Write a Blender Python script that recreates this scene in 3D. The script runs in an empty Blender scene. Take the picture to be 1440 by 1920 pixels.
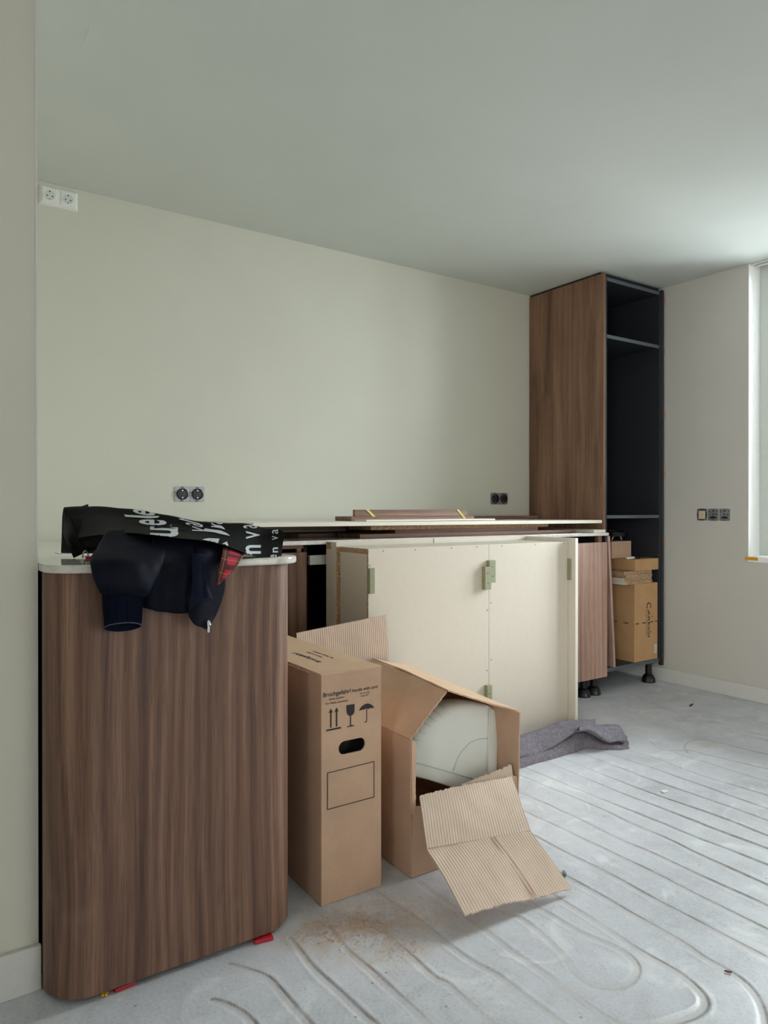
import bpy, bmesh, math, random
import numpy as np
from mathutils import Vector, Matrix
from mathutils.bvhtree import BVHTree
random.seed(7); RNG = np.random.default_rng(7)
SC = bpy.context.scene; COL = SC.collection

# ------------------------------------------------------------------ camera
YAW, PITCH, FPX, CAMH = math.radians(34.091), math.radians(-0.185), 1342.4, 1.05
fw = Vector((math.sin(YAW)*math.cos(PITCH), math.cos(YAW)*math.cos(PITCH), math.sin(PITCH)))
rt = Vector((math.cos(YAW), -math.sin(YAW), 0)); up = rt.cross(fw)
cam = bpy.data.cameras.new('camera'); camo = bpy.data.objects.new('camera', cam); COL.objects.link(camo)
cam.sensor_fit = 'VERTICAL'; cam.sensor_height = 36.0; cam.lens = 36.0*FPX/1920; cam.clip_start = 0.02
camo.matrix_world = Matrix(((rt.x, up.x, -fw.x, 0), (rt.y, up.y, -fw.y, 0), (rt.z, up.z, -fw.z, CAMH), (0, 0, 0, 1)))
SC.camera = camo
EYE = Vector((0, 0, CAMH))

# ------------------------------------------------------------------ sky, daylight and added fill
w = bpy.data.worlds.new('sky'); SC.world = w; w.use_nodes = True
bg = w.node_tree.nodes['Background']; bg.inputs[0].default_value = (0.80, 0.92, 1.0, 1); bg.inputs[1].default_value = 1.2
XR, YM, HC = 3.885, 3.25, 2.408        # right wall, main wall, ceiling
def area(name, loc, size, direction, power, color):
    l = bpy.data.lights.new(name, 'AREA'); l.shape = 'RECTANGLE'; l.size, l.size_y = size; l.energy = power; l.color = color
    o = bpy.data.objects.new(name, l); COL.objects.link(o); o.location = loc
    o.rotation_euler = Vector(direction).to_track_quat('-Z', 'Y').to_euler(); return o
DAY = (0.875, 0.96, 1.0)
area('window_daylight', (XR+1.3, 1.05, 2.6), (2.6, 3.0), (-1, 0.15, -0.42), 1080, DAY)               # overcast sky before the seen window
area('rear_glazing_daylight', (2.7, -3.6, 1.35), (2.2, 2.3), (-0.1, 1, -0.05), 46, (1.0, 0.955, 0.90)) # glazed rear doors
area('added_left_fill', (-3.3, -1.5, 1.9), (2.6, 2.2), (1, 0.05, -0.10), 300, (1.0, 0.975, 0.94))    # fill added behind the camera to lift the right wall
SC.view_settings.view_transform = 'Standard'; SC.view_settings.look = 'None'
SC.view_settings.gamma = 1; SC.view_settings.exposure = -0.12; SC.view_settings.use_curve_mapping = False
SC.cycles.use_denoising = True; SC.cycles.max_bounces = 10; SC.cycles.diffuse_bounces = 6

# ------------------------------------------------------------------ pixel -> point on a plane of the room
def ray(x, y): return fw + rt*((x-720)/FPX) - up*((y-960)/FPX)
def PZ(x, y, z): d = ray(x, y); return EYE + d*((z-CAMH)/d.z)
def PY(x, y, Y): d = ray(x, y); return EYE + d*(Y/d.y)
def PX(x, y, X): d = ray(x, y); return EYE + d*(X/d.x)

# ------------------------------------------------------------------ materials
def lin(r, g, b):
    return tuple((c/255/12.92 if c/255 <= .04045 else ((c/255+.055)/1.055)**2.4) for c in (r, g, b)) + (1,)
class NT:
    def __init__(s, name):
        s.m = bpy.data.materials.new(name); s.m.use_nodes = True; s.t = s.m.node_tree; s.b = s.t.nodes['Principled BSDF']
    def n(s, typ, props=None, **ins):
        nd = s.t.nodes.new('ShaderNode'+typ)
        for k, v in (props or {}).items(): setattr(nd, k, v)
        for k, v in ins.items():
            k = k.replace('_', ' ')
            sock = nd.inputs[int(k[1:])] if k[0] == 'i' and k[1:].isdigit() else nd.inputs[k]
            if isinstance(v, bpy.types.NodeSocket): s.t.links.new(v, sock)
            else: sock.default_value = v
        return nd
    def out(s, nd, i=0): return nd.outputs[i]
    def set(s, **ins):
        for k, v in ins.items():
            k = k.replace('_', ' ')
            if isinstance(v, bpy.types.NodeSocket): s.t.links.new(v, s.b.inputs[k])
            else: s.b.inputs[k].default_value = v
        return s
    def obj(s, scale=(1, 1, 1)):
        tc = s.n('TexCoord'); mp = s.n('Mapping', i0=tc.outputs['Object']); mp.inputs['Scale'].default_value = scale; return mp.outputs[0]
    def uv(s, scale=(1, 1, 1)):
        tc = s.n('TexCoord'); mp = s.n('Mapping', i0=tc.outputs['UV']); mp.inputs['Scale'].default_value = scale; return mp.outputs[0]
    def noise(s, vec, scale, detail=4, rough=.55, dist=0):
        return s.n('TexNoise', Vector=vec, Scale=scale, Detail=detail, Roughness=rough, Distortion=dist).outputs[0]
    def ramp(s, fac, stops):
        r = s.n('ValToRGB', Fac=fac); e = r.color_ramp.elements
        while len(e) < len(stops): e.new(.5)
        for q, (p, c) in zip(e, stops): q.position = p; q.color = c
        return r.outputs[0]
    def mix(s, fac, a, b, mode='MIX'):
        m = s.n('Mix', {'data_type': 'RGBA', 'blend_type': mode}); 
        for sock, v in ((m.inputs[0], fac), (m.inputs[6], a), (m.inputs[7], b)):
            if isinstance(v, bpy.types.NodeSocket): s.t.links.new(v, sock)
            else: sock.default_value = v
        return m.outputs[2]
    def math(s, op, a, b=0.5, c=None):
        m = s.n('Math', {'operation': op})
        for i, v in enumerate((a, b) if c is None else (a, b, c)):
            if isinstance(v, bpy.types.NodeSocket): s.t.links.new(v, m.inputs[i])
            else: m.inputs[i].default_value = v
        return m.outputs[0]
    def bump(s, h, strength, dist=.001):
        s.set(Normal=s.n('Bump', Height=h, Strength=strength, Distance=dist).outputs[0]); return s
MAT = {}
def plain(name, rgb, rough=.5, metal=0, var=.06, vscale=40, bump=0, bscale=400, spec=.5):
    t = NT(name); v = t.obj(); c = lin(*rgb)
    d = tuple(x*(1-var) for x in c[:3])+(1,); e = tuple(min(1, x*(1+var)) for x in c[:3])+(1,)
    t.set(Base_Color=t.ramp(t.noise(v, vscale), [(.35, d), (.65, e)]), Roughness=rough, Metallic=metal)
    t.b.inputs['Specular IOR Level'].default_value = spec
    if bump: t.bump(t.noise(v, bscale, 2), bump)
    MAT[name] = t.m; return t.m
def wall_paint(name, rgb):
    t = NT(name); v = t.obj(); c = lin(*rgb); d = tuple(x*.965 for x in c[:3])+(1,)
    t.set(Base_Color=t.ramp(t.noise(v, 3, 3), [(.3, d), (.7, c)]), Roughness=.75)
    t.b.inputs['Specular IOR Level'].default_value = .25
    t.bump(t.noise(v, 260, 3), .16, .0012); MAT[name] = t.m
def walnut(name, axis, dark=(70, 46, 37), mid=(120, 88, 72), light=(158, 123, 102), smudge=False):
    t = NT(name); tc = t.n('TexCoord'); o = tc.outputs['Object']
    def along(q, src=o):
        mp = t.n('Mapping', i0=src); mp.inputs['Scale'].default_value = {'x': (q, 1, 1), 'y': (1, q, 1), 'z': (1, 1, q)}[axis]; return mp.outputs[0]
    wob = t.n('TexNoise', Vector=along(.30), Scale=2.6, Detail=2.0)
    v0 = t.n('VectorMath', {'operation': 'MULTIPLY_ADD'}, i0=wob.outputs['Color'], i1=(.085, .085, .0), i2=o).outputs[0] if axis == 'z' else o
    a = t.noise(along(.022, v0), 34, 7, .68); b = t.noise(along(.03, v0), 7, 3, .55); c_ = t.noise(along(.012, v0), 190, 3, .6)
    wv = t.n('TexWave', {'wave_type': 'BANDS', 'bands_direction': 'X' if axis == 'z' else 'Z', 'wave_profile': 'TRI'}, Vector=along(.13, v0), Scale=9.0, Distortion=6.0, Detail=1.5)
    wv.inputs['Detail Scale'].default_value = .8
    f = t.math('ADD', t.math('ADD', t.math('MULTIPLY', a, .44), t.math('MULTIPLY', b, .26)), t.math('ADD', t.math('MULTIPLY', c_, .20), t.math('MULTIPLY', wv.outputs[1], .10)))
    c = t.ramp(f, [(.35, lin(*dark)), (.5, lin(*mid)), (.67, lin(*light))])
    pores = t.ramp(t.noise(along(.02), 520, 2, .5), [(.54, (0, 0, 0, 1)), (.64, (1, 1, 1, 1))])
    c = t.mix(t.math('MULTIPLY', pores, .30), c, lin(*[q*.6 for q in dark]))
    if smudge:   # plaster dust wiped on the lower part of the panel
        sm = t.ramp(t.noise(o, 7, 2, .5), [(.64, (0, 0, 0, 1)), (.74, (1, 1, 1, 1))])
        z = t.n('SeparateXYZ', i0=o).outputs[2]
        low = t.n('MapRange', Value=z, i1=.02, i2=.30, i3=1.0, i4=0.0).outputs[0]
        c = t.mix(t.math('MULTIPLY', t.math('MULTIPLY', sm, low), .22), c, lin(170, 155, 148))
    t.set(Base_Color=c, Roughness=.46); t.b.inputs['Specular IOR Level'].default_value = .42
    t.bump(pores, .12, -.0006); MAT[name] = t.m
def cardboard(name, rgb):
    t = NT(name); v = t.obj(); c = lin(*rgb); d = tuple(x*.86 for x in c[:3])+(1,); e = tuple(min(1, x*1.08) for x in c[:3])+(1,)
    f = t.math('ADD', t.math('MULTIPLY', t.noise(v, 9, 4), .5), t.math('MULTIPLY', t.noise(v, 500, 2), .5))
    t.set(Base_Color=t.ramp(f, [(.35, d), (.65, e)]), Roughness=.82); t.b.inputs['Specular IOR Level'].default_value = .2
    t.bump(t.noise(v, 700, 2), .06); MAT[name] = t.m
def corrugated(name, rgb, pitch=.0088):
    t = NT(name); c = lin(*rgb); d = tuple(x*.80 for x in c[:3])+(1,)
    uvv = t.uv(); x = t.n('SeparateXYZ', i0=uvv).outputs[0]
    wob = t.math('MULTIPLY', t.noise(uvv, 6, 2), .004)
    s = t.math('SINE', t.math('MULTIPLY', t.math('ADD', x, wob), 2*math.pi/pitch))
    h = t.math('ADD', t.math('MULTIPLY', s, .5), .5)
    ns = t.noise(uvv, 30, 4)
    col = t.mix(t.math('MULTIPLY', t.math('SUBTRACT', 1.0, h), .6), c, d)
    col = t.mix(.25, col, t.ramp(ns, [(.3, d), (.7, c)]))
    t.set(Base_Color=col, Roughness=.85); t.b.inputs['Specular IOR Level'].default_value = .2
    t.bump(h, .55, .0012); MAT[name] = t.m
def chipboard(name):
    t = NT(name); v = t.obj()
    vo = t.n('TexVoronoi', Vector=v, Scale=420.0).outputs['Color']
    f = t.n('SeparateXYZ', i0=vo).outputs[0]
    c = t.ramp(f, [(0, lin(104, 76, 54)), (.35, lin(156, 122, 90)), (.7, lin(194, 162, 128)), (1, lin(218, 192, 160))])
    t.set(Base_Color=c, Roughness=.9); t.bump(f, .25); MAT[name] = t.m

wall_paint('paint_main', (203, 202, 188)); wall_paint('paint_right', (206, 203, 196)); wall_paint('paint_stub', (216, 213, 200))
wall_paint('paint_ceiling', (209, 213, 208)); plain('paint_trim', (214, 214, 210), .5, var=.02)
plain('reveal_white', (246, 247, 245), .6, var=.015); plain('frame_white', (205, 210, 205), .35, var=.015)
walnut('walnut_z', 'z', smudge=True); walnut('walnut_tall', 'z', (78, 53, 42), (124, 92, 72), (158, 123, 99)); walnut('walnut_x', 'x'); walnut('walnut_pink_lit', 'z', (138, 106, 92), (182, 146, 130), (206, 172, 156))  # pink walnut tone is raised for the light falling on that front
cardboard('cardboard', (200, 167, 142)); cardboard('cardboard_light', (206, 174, 144)); cardboard('cardboard_golden', (196, 156, 112))
corrugated('corrugated', (210, 189, 171)); chipboard('chipboard')
plain('print_black', (38, 36, 36), .7, var=.05); plain('print_grey', (92, 84, 78), .8, var=.05)
plain('cream_melamine', (214, 204, 189), .45, var=.012, bump=.05, bscale=600); plain('cream_edge', (224, 218, 204), .45, var=.01)
plain('anthracite', (43, 45, 51), .5, var=.05); plain('anthracite_edge', (84, 92, 102), .42, var=.04)
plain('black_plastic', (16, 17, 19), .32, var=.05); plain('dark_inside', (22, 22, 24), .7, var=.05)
plain('green_mdf', (150, 152, 122), .75, var=.08, vscale=300); plain('steel', (172, 172, 172), .3, 1, .03); plain('zinc', (150, 154, 158), .42, .8, .10, 300)
plain('white_plastic', (226, 226, 220), .3, var=.01); plain('shim_wood', (196, 148, 112), .75, var=.1, vscale=80)
plain('tray_white', (228, 232, 226), .45, var=.015, vscale=12); plain('socket_black', (20, 19, 22), .35, var=.05)
plain('red_plastic', (190, 34, 52), .4, var=.05); plain('yellow_plastic', (228, 168, 20), .4, var=.1, vscale=200)
plain('yellow_tape', (222, 160, 34), .6, var=.06); plain('pale_tape', (212, 202, 120), .6, var=.04); plain('paper', (222, 222, 218), .8, var=.02)
plain('beige_plug', (206, 188, 160), .5, var=.05); plain('copper', (176, 120, 96), .35, .7, .05); plain('pink_cable', (196, 172, 172), .4, var=.04)
plain('bag_black', (11, 11, 11), .55, var=.15, vscale=30, bump=.15, bscale=60, spec=.16); plain('bag_print', (198, 204, 206), .6, var=.02)
plain('navy_fabric', (9, 12, 27), .65, var=.25, vscale=25, bump=.25, bscale=900, spec=.14); plain('navy_rib', (13, 19, 37), .9, var=.15, vscale=60, spec=.12)
plain('navy_light', (16, 22, 40), .8, var=.15, spec=.15); plain('frayed_edge', (74, 84, 102), .9, var=.35, vscale=200)
plain('splinter', (92, 58, 50), .8); plain('grass', (120, 140, 90), .9)
plain('seam_dark', (66, 60, 52), .9); plain('cable_black', (22, 24, 26), .4); plain('tape_clear_print', (44, 40, 38), .6)
def stone():
    t = NT('stone'); v = t.obj()
    vein = t.ramp(t.noise(v, 9, 8, .65, 1.5), [(.42, lin(208, 204, 196)), (.52, lin(222, 219, 212)), (.66, lin(196, 192, 186))])
    t.set(Base_Color=vein, Roughness=.05); t.b.inputs['Specular IOR Level'].default_value = .6; MAT['stone'] = t.m
stone()
def blanket_mat():
    t = NT('felt_grey'); v = t.obj()
    f = t.math('ADD', t.math('MULTIPLY', t.noise(v, 60, 6, .75), .35), t.math('MULTIPLY', t.noise(v, 300, 4, .75), .65))
    c = t.ramp(f, [(.34, lin(84, 80, 88)), (.5, lin(122, 117, 125)), (.68, lin(168, 163, 168))])
    t.set(Base_Color=c, Roughness=.95); t.b.inputs['Specular IOR Level'].default_value = .1; t.bump(f, .7, .003); MAT['felt_grey'] = t.m
blanket_mat()
def tartan():
    t = NT('tartan'); s = t.n('SeparateXYZ', i0=t.uv()); x, y = s.outputs[0], s.outputs[1]
    def band(q, per, a, b, ph=0):
        m = t.math('FRACT', t.math('ADD', t.math('MULTIPLY', q, 1/per), ph))
        return t.math('MULTIPLY', t.math('GREATER_THAN', m, a), t.math('LESS_THAN', m, b))
    dk = t.math('MAXIMUM', band(x, .034, .0, .38), band(y, .034, .0, .38))
    c = t.mix(t.math('MULTIPLY', dk, .82), lin(176, 34, 54), lin(26, 32, 30))
    c = t.mix(t.math('MULTIPLY', t.math('MAXIMUM', band(x, .034, .17, .20), band(y, .034, .66, .69)), .7), c, lin(176, 160, 90))
    t.set(Base_Color=c, Roughness=.85); MAT['tartan'] = t.m
tartan()
def glass():
    t = NT('window_glass'); g = t.n('BsdfGlossy', Roughness=.02); tr = t.n('BsdfTransparent'); fr = t.n('Fresnel', IOR=1.45)
    mx = t.n('MixShader'); t.t.links.new(fr.outputs[0], mx.inputs[0]); t.t.links.new(tr.outputs[0], mx.inputs[1]); t.t.links.new(g.outputs[0], mx.inputs[2])
    t.t.links.new(mx.outputs[0], t.t.nodes['Material Output'].inputs[0]); MAT['window_glass'] = t.m
glass()
def screed():
    t = NT('screed'); v = t.obj()
    big = t.noise(v, 1.6, 5, .6); med = t.noise(v, 7, 6, .65, .6); fine = t.noise(v, 130, 3, .6)
    f = t.math('ADD', t.math('MULTIPLY', big, .34), t.math('ADD', t.math('MULTIPLY', med, .40), t.math('MULTIPLY', fine, .26)))
    c = t.ramp(f, [(.36, lin(176, 179, 184)), (.5, lin(203, 206, 212)), (.64, lin(218, 222, 228))])
    smear = t.ramp(t.noise(v, 5.5, 5, .6, 1.2), [(.56, (0, 0, 0, 1)), (.68, (1, 1, 1, 1))])
    c = t.mix(t.math('MULTIPLY', smear, .55), c, lin(236, 238, 240))
    vo = t.n('TexVoronoi', Vector=v, Scale=24.0); sp = t.ramp(vo.outputs[0], [(.05, (1, 1, 1, 1)), (.10, (0, 0, 0, 1))])
    pick = t.ramp(t.n('SeparateXYZ', i0=vo.outputs['Color']).outputs[0], [(.70, (0, 0, 0, 1)), (.72, (1, 1, 1, 1))])
    c = t.mix(t.math('MULTIPLY', t.math('MULTIPLY', sp, pick), .65), c, lin(112, 104, 98))
    vo2 = t.n('TexVoronoi', Vector=v, Scale=85.0); sp2 = t.ramp(vo2.outputs[0], [(.08, (1, 1, 1, 1)), (.17, (0, 0, 0, 1))])
    pick2 = t.ramp(t.noise(v, 3.5, 3), [(.46, (0, 0, 0, 1)), (.62, (1, 1, 1, 1))])
    c = t.mix(t.math('MULTIPLY', t.math('MULTIPLY', sp2, pick2), .6), c, lin(120, 110, 102))
    at = t.n('Attribute', {'attribute_name': 'wear_shade'}); s = t.n('SeparateXYZ', i0=at.outputs['Vector'])
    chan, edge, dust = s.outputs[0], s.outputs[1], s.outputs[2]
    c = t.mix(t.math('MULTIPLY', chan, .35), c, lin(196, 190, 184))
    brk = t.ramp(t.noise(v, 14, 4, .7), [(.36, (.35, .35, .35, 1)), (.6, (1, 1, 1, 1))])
    c = t.mix(t.math('MULTIPLY', t.math('MULTIPLY', edge, .92), brk), c, lin(96, 84, 76))  # brown dirt line that also carries painted shade of the channel wall
    dn = t.ramp(t.noise(v, 16, 6, .7, .8), [(.38, (0, 0, 0, 1)), (.62, (1, 1, 1, 1))])
    c = t.mix(t.math('MULTIPLY', t.math('MULTIPLY', dust, dn), .75), c, lin(196, 164, 122))
    t.set(Base_Color=c, Roughness=.42); t.b.inputs['Specular IOR Level'].default_value = .55
    t.bump(t.math('ADD', t.math('MULTIPLY', med, .7), t.math('MULTIPLY', fine, .3)), .35, .004); MAT['screed'] = t.m
screed()

# ------------------------------------------------------------------ mesh helpers
class MB:
    def __init__(s): s.v = []; s.f = []; s.uv = {}
    def add(s, vs, fs, uvs=None):
        n = len(s.v); s.v += [tuple(p) for p in vs]; s.f += [tuple(i+n for i in q) for q in fs]
        if uvs is not None:
            for i, u in enumerate(uvs): s.uv[n+i] = u
        return s
    def box(s, x0, x1, y0, y1, z0, z1):
        return s.add([(x0, y0, z0), (x1, y0, z0), (x1, y1, z0), (x0, y1, z0), (x0, y0, z1), (x1, y0, z1), (x1, y1, z1), (x0, y1, z1)],
                     [(3, 2, 1, 0), (4, 5, 6, 7), (0, 1, 5, 4), (1, 2, 6, 5), (2, 3, 7, 6), (3, 0, 4, 7)])
    def hexa(s, p):   # 8 points: bottom ring, top ring
        return s.add(p, [(3, 2, 1, 0), (4, 5, 6, 7), (0, 1, 5, 4), (1, 2, 6, 5), (2, 3, 7, 6), (3, 0, 4, 7)])
    def prism(s, poly, t):   # poly: 3d points, t: extrusion vector
        n = len(poly); t = Vector(t); a = [Vector(p) for p in poly]
        return s.add(a+[p+t for p in a], [tuple(range(n-1, -1, -1)), tuple(range(n, 2*n))]+[(i, (i+1) % n, n+(i+1) % n, n+i) for i in range(n)])
    def strip(s, outer, inner, z0, z1):   # closed wall between two open 2d paths
        n = len(outer); vs = []
        for o, i in zip(outer, inner): vs += [(o[0], o[1], z0), (o[0], o[1], z1), (i[0], i[1], z0), (i[0], i[1], z1)]
        fs = []
        for k in range(n-1):
            a, b = 4*k, 4*k+4
            fs += [(a, b, b+1, a+1), (a+2, a+3, b+3, b+2), (a+1, b+1, b+3, a+3), (a, a+2, b+2, b)]
        fs += [(0, 1, 3, 2), (4*n-4, 4*n-2, 4*n-1, 4*n-3)]
        return s.add(vs, fs)
    def tube(s, pts, rad, n=10, cap=True):
        pts = [Vector(p) for p in pts]; m = len(pts); rad = rad if hasattr(rad, '__len__') else [rad]*m; vs = []; prev = None
        for i, p in enumerate(pts):
            d = (pts[min(i+1, m-1)]-pts[max(i-1, 0)]).normalized()
            a = prev if prev is not None else (Vector((0, 0, 1)) if abs(d.z) < .9 else Vector((1, 0, 0)))
            u = (a-d*a.dot(d)).normalized(); prev = u; q = d.cross(u)
            vs += [p+(u*math.cos(2*math.pi*k/n)+q*math.sin(2*math.pi*k/n))*rad[i] for k in range(n)]
        fs = [(i*n+k, i*n+(k+1) % n, (i+1)*n+(k+1) % n, (i+1)*n+k) for i in range(m-1) for k in range(n)]
        if cap: fs += [tuple(range(n-1, -1, -1)), tuple((m-1)*n+k for k in range(n))]
        return s.add(vs, fs)
    def lathe(s, c, prof, n=24):   # prof: (radius, z)
        c = Vector(c); m = len(prof)
        vs = [c+Vector((r*math.cos(2*math.pi*k/n), r*math.sin(2*math.pi*k/n), z)) for r, z in prof for k in range(n)]
        fs = [(i*n+k, i*n+(k+1) % n, (i+1)*n+(k+1) % n, (i+1)*n+k) for i in range(m-1) for k in range(n)]
        fs += [tuple(range(n-1, -1, -1)), tuple((m-1)*n+k for k in range(n))]
        return s.add(vs, fs)
    def cyl(s, a, b, r, n=16): return s.tube([a, b], r, n)
    def grid(s, P, uv=True):   # P[i][j] points, uv in metres along the two directions
        nu, nv = len(P), len(P[0]); vs = [p for r in P for p in r]
        u = np.zeros((nu, nv)); v = np.zeros((nu, nv)); A = np.array([[tuple(p) for p in r] for r in P])
        v[1:] = 0
        du = np.linalg.norm(np.diff(A, axis=1), axis=2).mean(0); dv = np.linalg.norm(np.diff(A, axis=0), axis=2).mean(1)
        us = np.concatenate([[0], np.cumsum(du)]); vs2 = np.concatenate([[0], np.cumsum(dv)])
        uvs = [(us[j], vs2[i]) for i in range(nu) for j in range(nv)]
        fs = [(i*nv+j, i*nv+j+1, (i+1)*nv+j+1, (i+1)*nv+j) for i in range(nu-1) for j in range(nv-1)]
        return s.add(vs, fs, uvs)
    def shift(s, fn): s.v = [tuple(fn(Vector(p))) for p in s.v]; return s
def catmull(C, n):   # resample along axis 0
    C = np.asarray(C, float); m = len(C); out = []
    E = np.concatenate([[2*C[0]-C[1]], C, [2*C[-1]-C[-2]]])
    for t in np.linspace(0, m-1-1e-9, n):
        i = int(t); f = t-i; p0, p1, p2, p3 = E[i], E[i+1], E[i+2], E[i+3]
        out.append(.5*(2*p1+(p2-p0)*f+(2*p0-5*p1+4*p2-p3)*f*f+(3*p1-p0-3*p2+p3)*f**3))
    return np.array(out)
def loft(C, nu, nv):   # C[row][col] control points -> dense grid
    A = catmull(np.array([[tuple(p) for p in r] for r in C]), nu)
    return catmull(A.transpose(1, 0, 2), nv).transpose(1, 0, 2)
def vnoise(P, scale, seed=0, octaves=3):   # cheap smooth value noise on 3d points (numpy)
    P = np.asarray(P, float)*scale+seed*17.3; out = np.zeros(P.shape[:-1]); amp = 1
    for o in range(octaves):
        i = np.floor(P).astype(int); f = P-i; f = f*f*(3-2*f); r = 0
        for dx in (0, 1):
            for dy in (0, 1):
                for dz in (0, 1):
                    h = ((i[..., 0]+dx)*73856093 ^ (i[..., 1]+dy)*19349663 ^ (i[..., 2]+dz)*83492791 ^ (seed+o)*2654435) & 0xffff
                    h = (h*40503 & 0xffff)/65535.0
                    r = r+h*(f[..., 0] if dx else 1-f[..., 0])*(f[..., 1] if dy else 1-f[..., 1])*(f[..., 2] if dz else 1-f[..., 2])
        out += amp*(r-.5); amp *= .5; P = P*2.03+5
    return out
WLOC = {}
def mk(name, mb, mat, parent=None, bevel=0, smooth=False, solid=0, sub=0, seg=2, label=None, normals=True):
    v = np.array(mb.v, float)
    if parent is None: loc = Vector(((v[:, 0].min()+v[:, 0].max())/2, (v[:, 1].min()+v[:, 1].max())/2, v[:, 2].min()))
    else: loc = WLOC[parent.name]
    me = bpy.data.meshes.new(name); me.from_pydata([tuple(p) for p in (v-np.array(loc))], [], mb.f)
    if mb.uv:
        ul = me.uv_layers.new(name='UVMap')
        for lp in me.loops: ul.data[lp.index].uv = mb.uv.get(lp.vertex_index, (0, 0))
    if normals:
        bm = bmesh.new(); bm.from_mesh(me); bmesh.ops.recalc_face_normals(bm, faces=bm.faces); bm.to_mesh(me); bm.free()
    if smooth:
        for p in me.polygons: p.use_smooth = True
    me.materials.append(MAT[mat] if isinstance(mat, str) else mat)
    o = bpy.data.objects.new(name, me); COL.objects.link(o)
    if parent is None: o.location = loc; WLOC[o.name] = loc
    else: o.parent = parent; WLOC[o.name] = loc
    if solid: m = o.modifiers.new('thickness', 'SOLIDIFY'); m.thickness = solid; m.offset = -1
    if sub: m = o.modifiers.new('smooth', 'SUBSURF'); m.levels = m.render_levels = sub
    if bevel:
        m = o.modifiers.new('bevel', 'BEVEL'); m.width = bevel; m.segments = seg; m.limit_method = 'ANGLE'; m.angle_limit = math.radians(40)
        if seg > 1:
            m.harden_normals = False
    if label: o['label'] = label
    return o
def tag(o, label, cat, group=None):
    o['label'] = label; o['category'] = cat
    if group: o['group'] = group
    return o
def thing(name, label, cat, loc, group=None):
    o = bpy.data.objects.new(name, None); COL.objects.link(o); o.location = loc; o.empty_display_size = .05
    WLOC[o.name] = Vector(loc); return tag(o, label, cat, group)
def struct(name, mb, mat, parent=None, **k):
    o = mk(name, mb, mat, parent, **k)
    if parent is None: o['kind'] = 'structure'
    return o
def B(x0, x1, y0, y1, z0, z1): return MB().box(x0, x1, y0, y1, z0, z1)
def text_mesh(txt, bold=0.0, shear=0.0, align='LEFT'):   # flat lettering: unit em, baseline at 0, triangles in xy
    cu = bpy.data.curves.new('lettering', 'FONT'); cu.body = txt; cu.size = 1.0; cu.offset = bold; cu.shear = shear; cu.align_x = align; cu.resolution_u = 4
    o = bpy.data.objects.new('lettering', cu); COL.objects.link(o)
    dg = bpy.context.evaluated_depsgraph_get(); ev = o.evaluated_get(dg); me = ev.to_mesh()
    v = [tuple(q.co) for q in me.vertices]; f = [tuple(p.vertices) for p in me.polygons]; ev.to_mesh_clear()
    bpy.data.objects.remove(o); bpy.data.curves.remove(cu)
    return np.array(v), f
def put_text(mb, txt, org, ux, uy, width=None, height=.02, bold=0.0, shear=0.0, center=False):
    v, f = text_mesh(txt, bold, shear); org, ux, uy = Vector(org), Vector(ux).normalized(), Vector(uy).normalized()
    x0, x1 = v[:, 0].min(), v[:, 0].max(); sy = height/.72; sx = sy if width is None else width/(x1-x0)
    off = (x1-x0)*sx/2 if center else 0
    return mb.add([org+ux*((p[0]-x0)*sx-off)+uy*(p[1]*sy) for p in v], f)

# ------------------------------------------------------------------ structure
struct('ceiling', B(-2.2, 4.3, -3.3, 3.45, HC, HC+.12), 'paint_ceiling')
struct('wall_back', B(.25, 4.1, YM, YM+.2, 0, HC), 'paint_main')
struct('wall_partition', B(-2.0, .25, 1.728, YM+.2, 0, HC), 'paint_stub')          # projecting pier at the left edge
struct('wall_left', MB().box(-2.2, -2.0, -.5, YM+.2, 0, HC).box(-2.2, -2.0, -3.1, -2.5, 0, HC).box(-2.2, -2.0, -2.5, -.5, 0, .75).box(-2.2, -2.0, -2.5, -.5, 2.3, HC), 'paint_stub')
XO = 4.24                                                                         # outer face of the right wall
W1 = (1.22, 2.15, .79); W2 = (-2.1, -.6, .79)
rw = MB()
rw.box(XR, XO, W1[1], YM, 0, HC); rw.box(XR, XO, W1[0], W1[1], 0, W1[2]-.028); rw.box(XR, XO, W2[1], W1[0], 0, HC)
rw.box(XR, XO, W2[0], W2[1], 0, W2[2]); rw.box(XR, XO, -3.1, W2[0], 0, HC)
struct('wall_right', rw, 'paint_right')
rr = MB(); rr.box(-2.2, 1.5, -3.3, -3.1, 0, HC); rr.box(3.8, XO, -3.3, -3.1, 0, HC); rr.box(1.5, 3.8, -3.3, -3.1, 2.3, HC)
struct('wall_rear', rr, 'paint_stub')
def window(name, y0, y1, z0):
    xf = 4.0; f = MB(); s = .075
    f.box(xf, xf+.07, y1-s, y1, z0, HC); f.box(xf, xf+.07, y0, y0+s, z0, HC); f.box(xf, xf+.07, y0+s, y1-s, HC-.09, HC); f.box(xf, xf+.07, y0+s, y1-s, z0, z0+.09)
    f.box(xf, xf+.07, (y0+y1)/2-.035, (y0+y1)/2+.035, z0+.09, HC-.09)
    o = struct(name, f, 'frame_white', bevel=.004)
    for a, b in ((y0+s, (y0+y1)/2-.035), ((y0+y1)/2+.035, y1-s)):
        mk('window_pane', B(xf+.03, xf+.036, a, b, z0+.09, HC-.09), 'window_glass', o)
    return o
w1 = window('window_1', *W1)
mk('reveal', B(XR+.001, 4.0, W1[1]-.003, W1[1]-.0005, W1[2], HC-.001), 'reveal_white', w1)
mk('window_sill', B(XR-.012, 4.0, W1[0], W1[1]-.003, W1[2]-.028, W1[2]), 'reveal_white', w1, bevel=.003)
window('window_2', *W2)
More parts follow.
